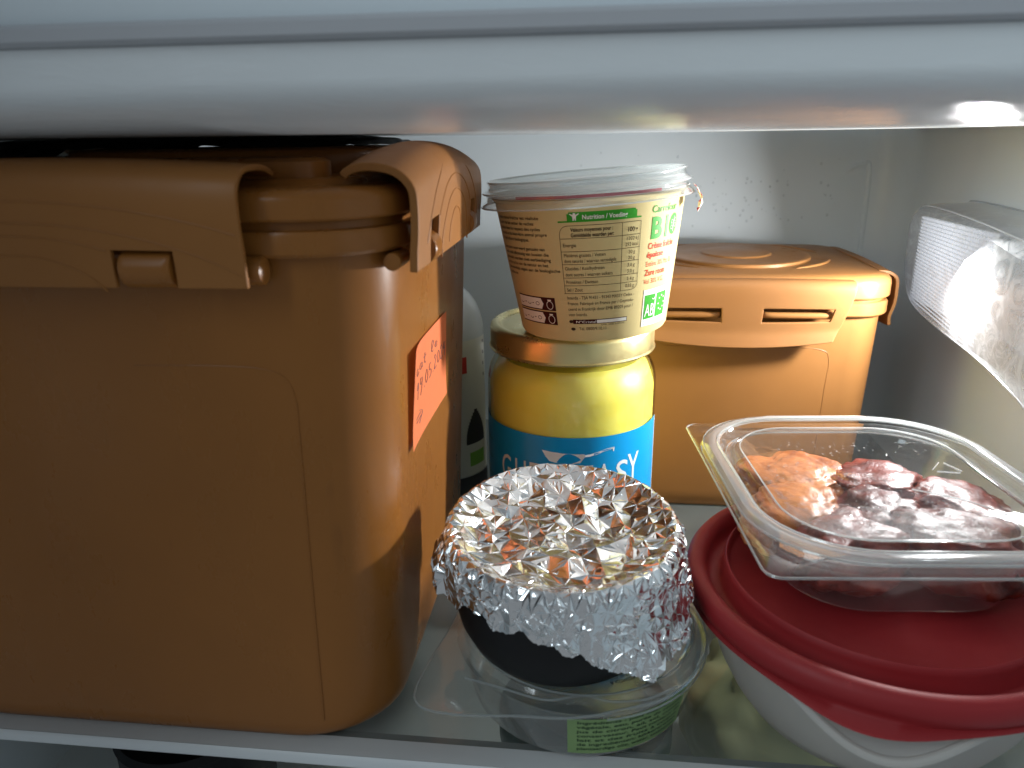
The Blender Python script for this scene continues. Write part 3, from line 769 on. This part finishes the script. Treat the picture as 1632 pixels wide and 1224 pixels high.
P.ring(g, -14.8, .0108, .0011, .0011, .00014, 12, ry=.0008); P.ring(g, -13.8, .0070, .0011, .0011, .00014, 12, ry=.0008)
L = ['Cette crème fraîche est réalisée', 'à partir de lait entier de vaches', 'élevées dans le respect des cycles', 'naturels et du bien-être animal propre', "à l'agriculture biologique.", '', 'Deze zure room werd gemaakt van', 'volle melk afkomstig van koeien die', 'gekweekt werden met eerbiediging', 'van de cyclus van de natuur en het', 'dierenwelzijn eigen aan de biologische', 'landbouw.']
Wd = [.0335, .0300, .0330, .0360, .0250, 0, .0330, .0345, .0350, .0330, .0385, .0105]
for k, (t, w) in enumerate(zip(L, Wd)):
    if t: P.text(g, t, -71, .0596-k*.00255+(.0008 if k > 5 else 0), .0016, width=w, bold=2e-5)
for h0 in (.0160, .0088):
    for th in (-58, -49, -40.5): P.ring(g, th, h0+.0030, .0013, .00028, .00034, 10, ry=.0010, a0=0 if th > -45 else 180, a1=360)
    for th in (-53.5, -45): P.rect(g, th-.8, h0+.0028, th+.8, h0+.0032, .00034, 1)
g.build('black_print', m_black, pot)

# ------------------------------------------------------------------ clear tub with lid under the foil bowl
TX, TY = -.0030, .2755
tub = thing('clear_tub', 'round clear plastic tub with green ingredient label, standing under the black bowl', 'tub', (TX, TY, 0))
def tubfog(a): return a.ramp(a.noise(55, 7, .7, a.coord((1, 1, .45)), 1.2), (.46, .05), (.72, .5))
m_tub = clear_plastic('tub_plastic', (.86,.88,.87), .10, (.62,.65,.64), .12, 1.5, 45, .6, tubfog, edge=.3)
m_tlid = clear_plastic('tub_lid_plastic', (.88,.9,.89), .09, (.60,.63,.62), .10, 1.5, 40, .5, edge=.28)
TR = lambda z: .0468 + (z/.027)*.0050
g = G(); g.lathe([(.03, .0016), (.040, .0016), (.0435, .0004), (.0458, .0012), (TR(.003), .0032), (TR(.015), .015), (TR(.0262), .0262), (.0535, .0268)], 128, True)
g.build('tub_body', m_tub, tub)
Wt = Wrap(TR)
m_glabel = principled('green_paper_label', (.19,.30,.115), .6, nvar=.06)
g = G(); Wt.rect(g, -4, .0045, 56, .0238, .0003, 40); tl_ = g.build('label', m_glabel, tub)
m_gtext = principled('dark_green_print', (.018,.055,.02), .6)
g = G()
TL = ['Ingrédients : pois chiches, huile', 'végétale, eau, purée de sésame,', 'jus de citron, ail, sel, cumin,', 'conservateur. Peut contenir du', 'lait et des fruits à coque.', 'de ingrediënten: kikkererwten,', 'plantaardige olie, water, sesampasta']
for k, t in enumerate(TL):
    Wt.text(g, t, 0.0, .0212-k*.00245, .00155, width=.0475-.0006*k, bold=3e-5, off=.00045)
g.build('small_print', m_gtext, tl_)
# lid: round rim, square tab to the left
zc = .0290
def wl(x, y): return (x-TX, y-TY)
outl = [wl(*p) for p in [(-.0535, .3020), (-.0600, .2640), (-.0645, .2360), (-.0652, .2270), (-.0628, .2212), (-.0560, .2182), (-.0395, .2172), (-.0150, .2180), (.0050, .2215)]]
arc = [(.0538*cos(t), .0538*sin(t)) for t in np.linspace(radians(-72), radians(150), 70)]
ot = [(p.x, p.y) for p in smooth_path([(a_, b_, 0) for a_, b_ in outl], 7)] + arc
nO = len(ot)
def sc(k, z, rr=None):
    out = []
    for i, (x, y) in enumerate(ot):
        L = hypot(x, y)
        if rr is not None: out.append((x/L*rr, y/L*rr, z))
        else: out.append((x*(L-k)/L, y*(L-k)/L, z+.0006*sin(9*atan2(y, x))))
    return out
g = G(); g.rings([sc(0, zc-.0012), sc(.0005, zc-.0002), sc(.0015, zc), sc(0, zc+.0003, .0505), sc(0, zc+.0026, .0490), sc(0, zc+.0026, .0470), sc(0, zc+.0002, .0455), sc(0, zc-.0004, .030)], False, True)
tlid = g.build('tub_lid', m_tlid, tub, True, 40)
g = G(); g.tube(sc(.0003, zc-.0003), .00042, 6, True); g.tube([(.0480*cos(t), .0480*sin(t), zc+.0028) for t in np.linspace(0, 2*pi, 90)[:-1]], .0004, 6, True)
g.tube(smooth_path([(-.044, -.040, zc+.0006), (-.030, -.0445, zc+.001), (-.012, -.0500, zc+.0014), (.002, -.0475, zc+.0022), (.013, -.0490, zc+.0018), (.026, -.0455, zc+.001), (.038, -.037, zc+.0006)], 8), .00045, 6)
g.tube([(.0538*cos(t), .0538*sin(t), zc-.0035) for t in np.linspace(radians(-78), radians(60), 60)], .0004, 6)
g.build('lid_rim', clear_plastic('tub_lid_edge', (.85,.88,.88), .30, (.62,.66,.66), .12, 1.5, 0), tlid)
g = G(); Wl = None
for txt, rr_, th0 in (('A CONSOMMER', .0395, -72), ('LOT 0241', .0370, -72), ('14/05', .0425, -15)):
    V, F, w = text2d(txt, .0019, 4e-5, .8)
    g.add([((rr_+y)*cos(radians(th0)+x/rr_), (rr_+y)*sin(radians(th0)+x/rr_), zc+.0012) for x, y in [(v[0], -v[1]) if False else v for v in V]], F)
g.build('date_print', principled('lid_print', (.03,.03,.03), .6), tlid)

# ------------------------------------------------------------------ black bowl
BWX, BWY = -.0105, .2655
TA = radians(5)
bowl = thing('black_bowl', 'small matt black bowl under the crumpled foil, standing on the clear tub', 'bowl', (BWX, BWY, .0312), (TA, 0, 0))
m_blk = principled('black_ceramic', (.004,.004,.005), .5, 0, .25, bumpscale=60, bumpst=.1)
g = G(); g.lathe([(.020, .0), (.028, .0), (.030, .0012), (.0345, .004), (.0392, .009), (.0425, .0165), (.0443, .0265), (.0452, .040), (.0455, .0525), (.0450, .0545), (.0440, .0530), (.0432, .040), (.040, .018), (.03, .006)], 96, True, True)
g.build('bowl_body', m_blk, bowl)

# ------------------------------------------------------------------ crumpled foil over the bowl
RF = .0462
foil = thing('aluminium_foil', 'crumpled silver foil cover pressed over the small black bowl', 'foil', (BWX, BWY, .0312), (TA, 0, 0))
KEY = [(-180, .021), (-165, .023), (-150, .024), (-135, .020), (-120, .019), (-105, .0185), (-95, .0205), (-85, .022), (-75, .029), (-65, .0345), (-55, .0375), (-48, .0395), (-40, .0370), (-30, .0350), (-18, .0300), (-5, .0270), (15, .022), (60, .02), (120, .02), (180, .021)]
def skirt(th):
    d = (math.degrees(th)+180) % 360-180
    for (a0, l0), (a1, l1) in zip(KEY, KEY[1:]):
        if a0 <= d <= a1: return l0+(l1-l0)*(d-a0)/(a1-a0)
    return .02
def lerpk(K, d):
    for (a0, l0), (a1, l1) in zip(K, K[1:]):
        if a0 <= d <= a1: return l0+(l1-l0)*(d-a0)/(a1-a0)
    return K[-1][1]
FL = [(-180, .0062), (-165, .0045), (-150, .0012), (-110, .0004), (-80, .0005), (-60, .0012), (-45, .0030), (-30, .0052), (-15, .0070), (0, .0065), (20, .004), (90, .002), (150, .003), (180, .0062)]
def tri_field(npts, rad, amp, seed, rmin=0):
    """piecewise-flat random height field over the flat sheet"""
    r_ = np.random.default_rng(seed)
    pts = []
    while len(pts) < npts:
        x, y = r_.uniform(-rad, rad, 2)
        if hypot(x, y) <= rad: pts.append((x, y))
    pts += [(rad*1.3*cos(t), rad*1.3*sin(t)) for t in np.linspace(0, 2*pi, 25)[:-1]]
    res = delaunay_2d_cdt([Vector(p) for p in pts], [], [], 0, 1e-9)
    V = np.array([(v.x, v.y) for v in res[0]]); T = np.array([t for t in res[2] if len(t) == 3])
    h = r_.uniform(-amp, amp, len(V))
    A = V[T[:, 0]]; B = V[T[:, 1]]; Cc = V[T[:, 2]]
    det = (B[:, 1]-Cc[:, 1])*(A[:, 0]-Cc[:, 0])+(Cc[:, 0]-B[:, 0])*(A[:, 1]-Cc[:, 1])
    def f(Q):
        out = np.zeros(len(Q))
        for s in range(0, len(Q), 1500):
            q = Q[s:s+1500][:, None, :]
            l1 = ((B[:, 1]-Cc[:, 1])*(q[..., 0]-Cc[:, 0])+(Cc[:, 0]-B[:, 0])*(q[..., 1]-Cc[:, 1]))/det
            l2 = ((Cc[:, 1]-A[:, 1])*(q[..., 0]-Cc[:, 0])+(A[:, 0]-Cc[:, 0])*(q[..., 1]-Cc[:, 1]))/det
            l3 = 1-l1-l2; mn = np.minimum(np.minimum(l1, l2), l3); k = mn.argmax(1); ii = np.arange(len(k))
            out[s:s+1500] = l1[ii, k]*h[T[k, 0]]+l2[ii, k]*h[T[k, 1]]+l3[ii, k]*h[T[k, 2]]
        return out
    return f
SM = .0935

def outl_r(th):
    Lm = RF+skirt(((th+pi) % (2*pi))-pi)
    return Lm + (.0060)*noise.noise(Vector((cos(th)*6, sin(th)*6, 3.1))) + .0009*noise.noise(Vector((cos(th)*38, sin(th)*38, 1.1)))
# large creased facets first (A), then finer crumples (B) inside them
r_ = np.random.default_rng(21)
def scatter(n, rmin, rmax, sep, have):
    out = []; tries = 0
    while len(out) < n and tries < n*40:
        tries += 1
        x, y = r_.uniform(-rmax, rmax, 2); q = hypot(x, y)
        if not rmin <= q <= rmax: continue
        if any((x-a)**2+(y-b)**2 < sep*sep for a, b in (out+have if sep > .003 else out[-60:])): continue
        out.append((x, y))
    return out
A = scatter(46, 0, .027, .0055, []) + scatter(120, .0275, RF-.004, .0037, []) + [((RF-.0020)*cos(t)*(1+r_.normal()*.01), (RF-.0020)*sin(t)*(1+r_.normal()*.01)) for t in np.linspace(0, 2*pi, 61)[:-1]]
A += scatter(900, RF+.003, SM, .0031, [])
hA = [r_.uniform(-1, 1) for _ in A]
ra_ = delaunay_2d_cdt([Vector(p) for p in A], [], [], 0, 1e-9)
EA = [tuple(e) for e in ra_[1]]; nA = len(ra_[0]); A = [(v.x, v.y) for v in ra_[0]]
AV = np.array(A); AT = np.array([t for t in ra_[2] if len(t) == 3]); hA = np.array(hA[:nA])
def interpA(Q):
    a_, b_, c_ = AV[AT[:, 0]], AV[AT[:, 1]], AV[AT[:, 2]]
    det = (b_[:, 1]-c_[:, 1])*(a_[:, 0]-c_[:, 0])+(c_[:, 0]-b_[:, 0])*(a_[:, 1]-c_[:, 1])
    out = np.zeros(len(Q))
    for s0 in range(0, len(Q), 1500):
        q = Q[s0:s0+1500][:, None, :]
        l1 = ((b_[:, 1]-c_[:, 1])*(q[..., 0]-c_[:, 0])+(c_[:, 0]-b_[:, 0])*(q[..., 1]-c_[:, 1]))/det
        l2 = ((c_[:, 1]-a_[:, 1])*(q[..., 0]-c_[:, 0])+(a_[:, 0]-c_[:, 0])*(q[..., 1]-c_[:, 1]))/det
        l3 = 1-l1-l2; k = np.minimum(np.minimum(l1, l2), l3).argmax(1); ii = np.arange(len(k))
        out[s0:s0+1500] = l1[ii, k]*hA[AT[k, 0]]+l2[ii, k]*hA[AT[k, 1]]+l3[ii, k]*hA[AT[k, 2]]
    return out
nOut = 420
O = [(outl_r(t)*cos(t), outl_r(t)*sin(t)) for t in np.linspace(0, 2*pi, nOut+1)[:-1]]
B = scatter(2200, 0, RF-.004, .0, []) + scatter(1500, RF-.005, RF+.004, 0, []) + scatter(14000, RF+.002, SM, .0, [])
base_n = nA
V2 = A+O+B
E2 = EA+[(nA+i, nA+(i+1) % nOut) for i in range(nOut)]
res = delaunay_2d_cdt([Vector(q) for q in V2], E2, [], 0, 1e-9)
Q = np.array([(v.x, v.y) for v in res[0]]); orig = res[3]
TRI = []
for t in res[2]:
    if len(t) != 3: continue
    c = (Q[t[0]]+Q[t[1]]+Q[t[2]])/3; th = atan2(c[1], c[0])
    if hypot(*c) < outl_r(th)+.0001: TRI.append(t)
Sr = np.hypot(Q[:, 0], Q[:, 1]); TH = np.arctan2(Q[:, 1], Q[:, 0])
hI = interpA(Q)
ZR = .0550
VV = []
for i in range(len(Q)):
    s, th = Sr[i], TH[i]; d = math.degrees(th)
    isA = any(o_ < nA for o_ in orig[i])
    fine = 0 if isA else r_.uniform(-1, 1)
    L = s-(RF-.003)
    if L < 0:
        t = s/(RF-.003); ed = min(1, (1-t)*5)
        lump = .0016*noise.noise(Vector((Q[i][0]*55, Q[i][1]*55, 4.0)))*ed
        z = ZR+.0012-.0085*(1-t**4.5) + hI[i]*((.0020 if s < .028 else .0012)*ed+.0002) + fine*(.00028) + lump
        VV.append((s*cos(th), s*sin(th), z))
    else:
        ra = .0030; q = L/ra
        if q < pi/2:
            k = q/(pi/2)
            r = RF-.003+ra*sin(q); z = ZR+.0012-ra*(1-cos(q)); nx, nz = sin(q), cos(q)
            dsp = hI[i]*(.0003+.0005*k)+fine*.00022
        else:
            dn = L-ra*pi/2; fl = lerpk(FL, d)*(dn/.03)**1.1
            r = RF+fl+.0002-.0007*min(1, dn/.02); z = ZR+.0012-ra-dn*cos(min(.6, fl*6)); nx, nz = 1, .15
            r += .0013*min(1, dn/.012)*(noise.noise(Vector((th*12, dn*50, 0))))
            dsp = hI[i]*.0012+fine*.00068
            dsp = abs(dsp)*.55+dsp*.45+.0002
        r += dsp*nx; z += dsp*nz
        if -54 < d < -34 and s > RF+.024:      # the pinched ear at the lower right
            e = s-RF-.024; w_ = 1-abs(d+44)/10
            r += e*.35*w_; z -= e*.10*w_
        if abs(d) > 160 and s > RF+.008:       # fold standing out at the left
            e = min(.006, s-RF-.008); r += e*.5
        VV.append((r*cos(th), r*sin(th), z))
a = N('aluminium'); b = a.n('ShaderNodeBsdfPrincipled'); b.inputs['Base Color'].default_value = (.82,.83,.84,1); b.inputs['Metallic'].default_value = 1
a.l(a.ramp(a.noise(120, 4), (.3, .13), (.7, .26)), b.inputs['Roughness'])
vo = a.n('ShaderNodeTexVoronoi'); vo.inputs['Scale'].default_value = 420; a.l(a.coord(), vo.inputs['Vector'])
n1 = a.bump(vo.outputs['Distance'], .10, .0003); a.l(a.bump(a.noise(170, 3, .6), .22, .0006, n1), b.inputs['Normal'])
m_foil = a.end(b.outputs[0])
fo = mesh('foil_sheet', VV, TRI, m_foil, foil, True, 15)

# ------------------------------------------------------------------ bowl with red lid
RX, RY, RZ = .1170, .2770, .0560
rbowl = thing('lidded_bowl', 'round translucent bowl with a red plastic lid, under the meat tray', 'bowl', (RX, RY, 0))
a = N('frosted_bowl'); b = a.n('ShaderNodeBsdfPrincipled'); b.inputs['Base Color'].default_value = (.72,.70,.67,1); b.inputs['Roughness'].default_value = .38
tl = a.n('ShaderNodeBsdfTranslucent'); tl.inputs[0].default_value = (.75,.73,.70,1); tr = a.n('ShaderNodeBsdfTransparent'); tr.inputs[0].default_value = (.8,.78,.75,1)
a.l(a.bump(a.noise(30, 3), .1, .001), b.inputs['Normal'])
m_frost = a.end(a.mix(.38, a.mix(.35, b.outputs[0], tl.outputs[0]), tr.outputs[0]))
g = G(); g.lathe([(.036, .002), (.046, .0005), (.049, .002), (.0545, .010), (.0600, .021), (.0645, .034), (.0680, .047), (.0695, .053), (.0720, .054)], 128, True); g.build('bowl_body', m_frost, rbowl)
m_redlid = principled('red_rubbery_lid', (.24,.012,.015), .6, 0, .35, nvar=.06, nscale=12, bumpscale=180, bumpst=.06, rvar=.08)
# the lid: outer roll with pull tab, groove, raised lip, disc
def tabr(th, base, amt):
    out = base
    for c in (-110, 70):
        d = ((math.degrees(th)-c+180) % 360)-180
        out += amt*math.exp(-(d/17)**2)
    return out
prof = [(.0690, -.0085, 0), (.0718, -.0087, .6), (.0742, -.0083, 1.0), (.0749, -.0078, 1.0), (.0741, -.0071, 1.0), (.0733, -.0068, .25), (.0742, -.0058, 0), (.0752, -.0038, 0), (.0756, -.0014, 0), (.0751, .0010, 0), (.0738, .0029, 0), (.0718, .0037, 0), (.0696, .0032, 0), (.0679, .0014, 0), (.0670, -.0018, 0), (.0664, -.0048, 0), (.0650, -.0060, 0), (.0618, -.0060, 0), (.0606, -.0050, 0), (.0600, .0020, 0), (.0597, .0044, 0), (.0591, .0050, 0), (.0585, .0045, 0), (.0579, .0022, 0), (.0568, .0010, 0), (.03, .0006, 0)]
n = 160; R = []
for r, z, k in prof:
    R.append([((tabr(2*pi*j/n, r, .0062*k))*cos(2*pi*j/n), (tabr(2*pi*j/n, r, .0062*k))*sin(2*pi*j/n), RZ+z-.0012*k*math.exp(-((((360*j/n+110+180) % 360)-180)/17)**2)) for j in range(n)])
g = G(); g.rings(R, False, True); g.build('red_lid', m_redlid, rbowl, True, 60)
# moulded handle loop under the tab
g = G()
pp = [((.0690+.0115*math.exp(-((t+106)/21)**2))*cos(radians(t)), (.0690+.0115*math.exp(-((t+106)/21)**2))*sin(radians(t)), .0470-.0085*math.exp(-((t+106)/19)**2)) for t in np.linspace(-160, -52, 60)]
g.tube(pp, .0017, 10)
# thin web between loop and bowl
V = []; F = []
for i, q in enumerate(pp):
    V.append(q); L = hypot(q[0], q[1]); V.append((q[0]/L*.0665, q[1]/L*.0665, q[2]+.001))
for i in range(len(pp)-1): F.append((2*i, 2*i+2, 2*i+3, 2*i+1))
g.add(V, F)
g.build('handle_loop', m_frost, rbowl)

# ------------------------------------------------------------------ meat tray on the red lid
RT = radians(4.6)
tray = thing('food_tray', 'clear plastic tray with snap lid, holding cooked meat, on the red lid', 'tray', (.1175, .2975, .0), (0, 0, RT))
tray.rotation_euler = (radians(-.5), 0, RT)
hx2, hy2 = .0640, .0713
m_tray = clear_plastic('tray_plastic', (.94,.94,.94), .02, (.80,.80,.80), .07, 1.5, 45, .5, edge=.10)
def tfog(a):
    n1 = a.ramp(a.noise(24, 9, .78, a.coord((1, 2.4, 1)), 1.2), (.50, 0.), (.78, .16))
    n2 = a.ramp(a.noise(330, 4, .7), (.60, 0.), (.72, .22))
    return a.math('MAXIMUM', n1, a.math('MULTIPLY', n2, a.ramp(a.noise(20, 3), (.42, 0.), (.6, 1.))))
m_tlid2 = clear_plastic('tray_lid_plastic', (.94,.95,.95),   .006, (.50,.51,.53), .07, 1.5, 70, .45, tfog, edge=.05, gain=.85)
m_rim = clear_plastic('tray_rim_plastic', (.88,.90,.90), .24, (.70,.72,.72), .12, 1.5, 40, .4, edge=.42)
def rr4(hx, hy, rs, z, n=9):   # separate corner radii: (++ , -+ , -- , +-)
    out = []
    for (sx_, sy_, a0), r in zip(((1, 1, 0), (-1, 1, pi/2), (-1, -1, pi), (1, -1, 1.5*pi)), rs):
        for k in range(n+1):
            a = a0+pi/2*k/n; out.append((sx_*(hx-r)+r*cos(a), sy_*(hy-r)+r*sin(a), z))
    return out
TZ = .0897
g = G()
g.rings([rr4(hx2, hy2, (.042, .006, .006, .042), TZ-.0012), rr4(hx2-.0012, hy2-.0012, (.042, .006, .006, .042), TZ), rr4(hx2-.011, hy2-.011, (.034,)*4, TZ), rr4(hx2-.0125, hy2-.0125, (.033,)*4, TZ-.002), rr4(hx2-.0150, hy2-.0150, (.031,)*4, TZ-.012), rr4(hx2-.0165, hy2-.0165, (.030,)*4, TZ-.013), rr4(hx2-.021, hy2-.021, (.027,)*4, .0615), rr4(hx2-.024, hy2-.024, (.025,)*4, .0602)], False, True)
g.build('tray_body', m_tray, tray, True, 50)
g = G()
CR = .040
seq = [(.0002, .0008, CR), (.0010, .0030, CR), (.0028, .0046, CR), (.0062, .0048, CR-.003), (.0082, .0036, CR-.005), (.0094, .0008, CR-.006), (.0112, -.0012, CR-.008), (.0128, -.0008, CR-.009), (.0142, .0022, CR-.010), (.0160, .0034, CR-.011), (.0176, .0034, CR-.012), (.0195, .0018, CR-.013)]
g.rings([rr4(hx2-i, hy2-i, (r, r, r, r), TZ+z) for i, z, r in seq], False, True)
tl2 = g.build('tray_lid', m_tlid2, tray, True, 60)
g = G()
for i, z, r, w in ((.0012, .0032, CR, .0005), (.0070, .0048, CR-.003, .0006), (.0112, -.0010, CR-.008, .0004), (.0168, .0036, CR-.011, .0004)):
    g.tube(rr4(hx2-i, hy2-i, (r,)*4, TZ+z), w, 6, True)
g.tube(rr4(hx2, hy2, (.042, .006, .006, .042), TZ-.0010), .0005, 6, True)
g.rings([rr4(hx2-i, hy2-i, (r,)*4, TZ+z+.0002) for i, z, r in seq[1:5]])
g.build('lid_rim', m_rim, tl2)
g = G()
for k in range(420):
    x, y = rng.uniform(-.044, .044), rng.uniform(-.051, .040)
    if noise.noise(Vector((x*40, y*40, 6))) < -.12: continue
    r = rng.uniform(.00025, .0007); z = TZ+.0019
    g.rings([[(x+r*cos(b_)*cos(a_), y+r*cos(b_)*sin(a_), z+r*.6*sin(b_)) for a_ in np.linspace(0, 2*pi, 7)[:-1]] for b_ in (0, .7, 1.3)], cap1=True)
wb = g.build('condensation_beads', m_drop, tl2); wb['kind'] = 'stuff'
# recycling triangle and small embossed marks
g = G()
for k in range(3):
    a0 = radians(90+120*k); a1 = a0+radians(100); c = (.036, .010)
    g.tube([(c[0]+.006*cos(a0), c[1]+.006*sin(a0), TZ+.0021), (c[0]+.006*cos(a1), c[1]+.006*sin(a1), TZ+.0021)], .0004, 5)
g.tube(smooth_path([(.012, -.010, TZ+.002), (.028, -.020, TZ+.0021), (.038, -.034, TZ+.002), (.040, -.044, TZ+.002)], 6), .00035, 5)
em_ = g.build('embossed_mark', m_rim, tl2); em_['kind'] = 'stuff'

def blob(name, label, c, rad, rot, mat, seed, amp=.28):
    bm = bmesh.new(); bmesh.ops.create_icosphere(bm, subdivisions=5, radius=1)
    Rz = Matrix.Rotation(rot, 3, 'Z')
    for v in bm.verts:
        p = v.co.copy(); n_ = p.normalized()
        d = noise.fractal(p*1.3+Vector((seed, 0, 0)), 1, 2, 4)*amp + abs(noise.noise(p*3.1+Vector((0, seed, 0))))*amp*.5 + noise.fractal(p*6+Vector((0, seed, 0)), 1, 2, 3)*amp*.16
        q = n_*(1+d); q = Vector((q.x*rad[0], q.y*rad[1], q.z*rad[2])); q = Rz @ q
        v.co = q
        if c[2]+q.z < .0622: v.co.z = .0622-c[2]+ (q.z+c[2]-.0622)*.02
        if c[2]+q.z > .0840: v.co.z = .0840+(c[2]+q.z-.0840)*.30-c[2]
    me = bpy.data.meshes.new(name); bm.to_mesh(me); bm.free()
    me.polygons.foreach_set('use_smooth', [True]*len(me.polygons))
    o = link(name, me, mat); o.location = c; tag(o, label, 'meat'); return o
def meatmat(name, c1, c2, c3):
    a = N(name); b = a.n('ShaderNodeBsdfPrincipled')
    f = a.ramp(a.noise(55, 6, .65, a.coord((1, .6, 1)), 1.0), (.32, c1), (.52, c2), (.72, c3)); a.l(f, b.inputs['Base Color'])
    b.inputs['Roughness'].default_value = .40; b.inputs['Specular IOR Level'].default_value = .22
    a.l(a.bump(a.noise(130, 5, .7), .6, .0012), b.inputs['Normal']); return a.end(b.outputs[0])
mm1 = meatmat('roast_orange', (.15,.035,.010), (.38,.115,.030), (.50,.20,.07))
mm2 = meatmat('roast_dark', (.04,.006,.004), (.17,.020,.010), (.27,.05,.022))
mm3 = meatmat('roast_glazed', (.025,.004,.003), (.12,.013,.007), (.20,.032,.016))
blob('meat_piece', 'orange-brown roasted piece of meat at the left rear of the tray', (.0945, .3220, .0770), (.024, .022, .0150), .3, mm1, 3.1)
blob('meat_piece', 'orange-brown piece of meat nearest the left edge of the tray', (.0855, .2920, .0750), (.019, .021, .0150), -.5, mm1, 8.3)
blob('meat_piece', 'dark roasted piece of meat at the front left of the tray', (.1010, .2700, .0735), (.025, .018, .0135), .5, mm2, 5.7)
blob('meat_piece', 'reddish brown piece of meat at the rear middle of the tray', (.1290, .3190, .0760), (.023, .021, .0140), .1, mm2, 12.4)
blob('meat_piece', 'glazed dark red piece of meat at the front right of the tray', (.1420, .2740, .0745), (.026, .020, .0140), -.3, mm3, 17.2)
blob('meat_piece', 'brown piece of meat in the middle of the tray under the lamp glare', (.1200, .2930, .0740), (.021, .018, .0125), .9, mm3, 21.9)
blob('meat_piece', 'reddish brown piece of meat at the right edge of the tray', (.1545, .3010, .0745), (.018, .023, .0130), .2, mm2, 25.3)

# ------------------------------------------------------------------ bottle behind
bot = thing('plastic_bottle', 'pale plastic bottle with white label, half hidden behind the big brown box', 'bottle', (-.1000, .4700, 0))
m_bot = principled('bottle_plastic', (.55,.60,.62), .25, trans=0, bumpscale=20, bumpst=.05)
g = G(); g.lathe([(.024, .0), (.0275, .003), (.0278, .02), (.0278, .108), (.0272, .114), (.0256, .121), (.0228, .128), (.0190, .1335), (.0150, .137), (.0125, .139)], 64, True, True); g.build('bottle_body', m_bot, bot)
Wb = Wrap(lambda h: .0278)
g = G(); Wb.rect(g, -110, .0135, 89, .1075, .0003, 60); bl = g.build('label', principled('bottle_label', (.60,.61,.56), .5), bot)
g = G(); Wb.rect(g, 0, .086, 44, .097, .0005, 12); g.build('red_patch', principled('bottle_red', (.5,.02,.02), .5), bl)
g = G()
for k in range(4): Wb.text(g, '•'if False else 'I', 78, .103-k*.0075, .0018, width=.0016, bold=2e-4, off=.0005)
for q in range(12): Wb.rect(g, 40+14*(q/11)**2.2, .036+q*.002, 76-16*(q/11)**2, .038+q*.002, .0005, 8)
Wb.rect(g, -60, .0005, 90, .0130, .0005, 30)  # black band at the foot paints in the shelf's darkness, no print
g.build('black_print', principled('bottle_black', (.025,.025,.03), .5), bl)
g = G(); Wb.rect(g, 45, .020, 74, .030, .0005, 10); g.build('green_patch', principled('bottle_green', (.16,.38,.05), .5), bl)
g = G(); g.lathe([(.0126, .1385), (.0130, .1392), (.0130, .1405), (.012, .1415), (.005, .142)], 48, True, True); g.build('bottle_cap', principled('bottle_cap', (.6,.62,.62), .4), bot)

# ------------------------------------------------------------------ things in the compartment below, seen under and through the glass
o = thing('black_pot', 'black round pot on the level below, just under the shelf edge', 'pot', (-.198, .285, -.1345))
g = G(); g.lathe([(.028, 0), (.034, .003), (.036, .02), (.036, .085), (.037, .088), (.035, .0915), (.02, .0925)], 64, True, True); g.build('pot_body', m_blk, o)
o = thing('green_jar', 'dark green lidded jar standing below the glass shelf under the clear tub', 'jar', (.0, .292, -.1345))
g = G(); g.lathe([(.030, 0), (.040, .003), (.0405, .02), (.0405, .085), (.038, .09)], 64, True, True); g.build('jar_body', principled('dark_green_glass', (.010,.045,.030), .3), o)
g = G(); g.lathe([(.0405, .0905), (.0415, .092), (.0415, .103), (.040, .1055), (.03, .1055)], 64, True, True); g.build('jar_lid', principled('dark_green_lid', (.008,.05,.032), .4), o)
bm = bmesh.new(); bmesh.ops.create_icosphere(bm, subdivisions=5, radius=1)
for v in bm.verts:
    p = v.co.copy(); d = noise.fractal(p*1.2, 1, 2, 4)*.15+abs(noise.noise(p*2.5))*.15
    v.co = Vector((p.x*.055*(1+d), p.y*.062*(1+d), p.z*.042*(1+d)))
me = bpy.data.meshes.new('cabbage'); bm.to_mesh(me); bm.free(); me.polygons.foreach_set('use_smooth', [True]*len(me.polygons))
o = link('vegetable', me, principled('pale_green_leaf', (.42,.43,.24), .5, nvar=.08, nscale=12)); o.location = (.115, .345, -.088); tag(o, 'pale yellow-green vegetable seen blurred through the glass shelf, left of the red-lidded bowl', 'vegetable')

for o in COL.objects:
    if o.type == 'MESH' and o.parent is not None and any(w in o.name for w in PRINT): o['kind'] = 'stuff'
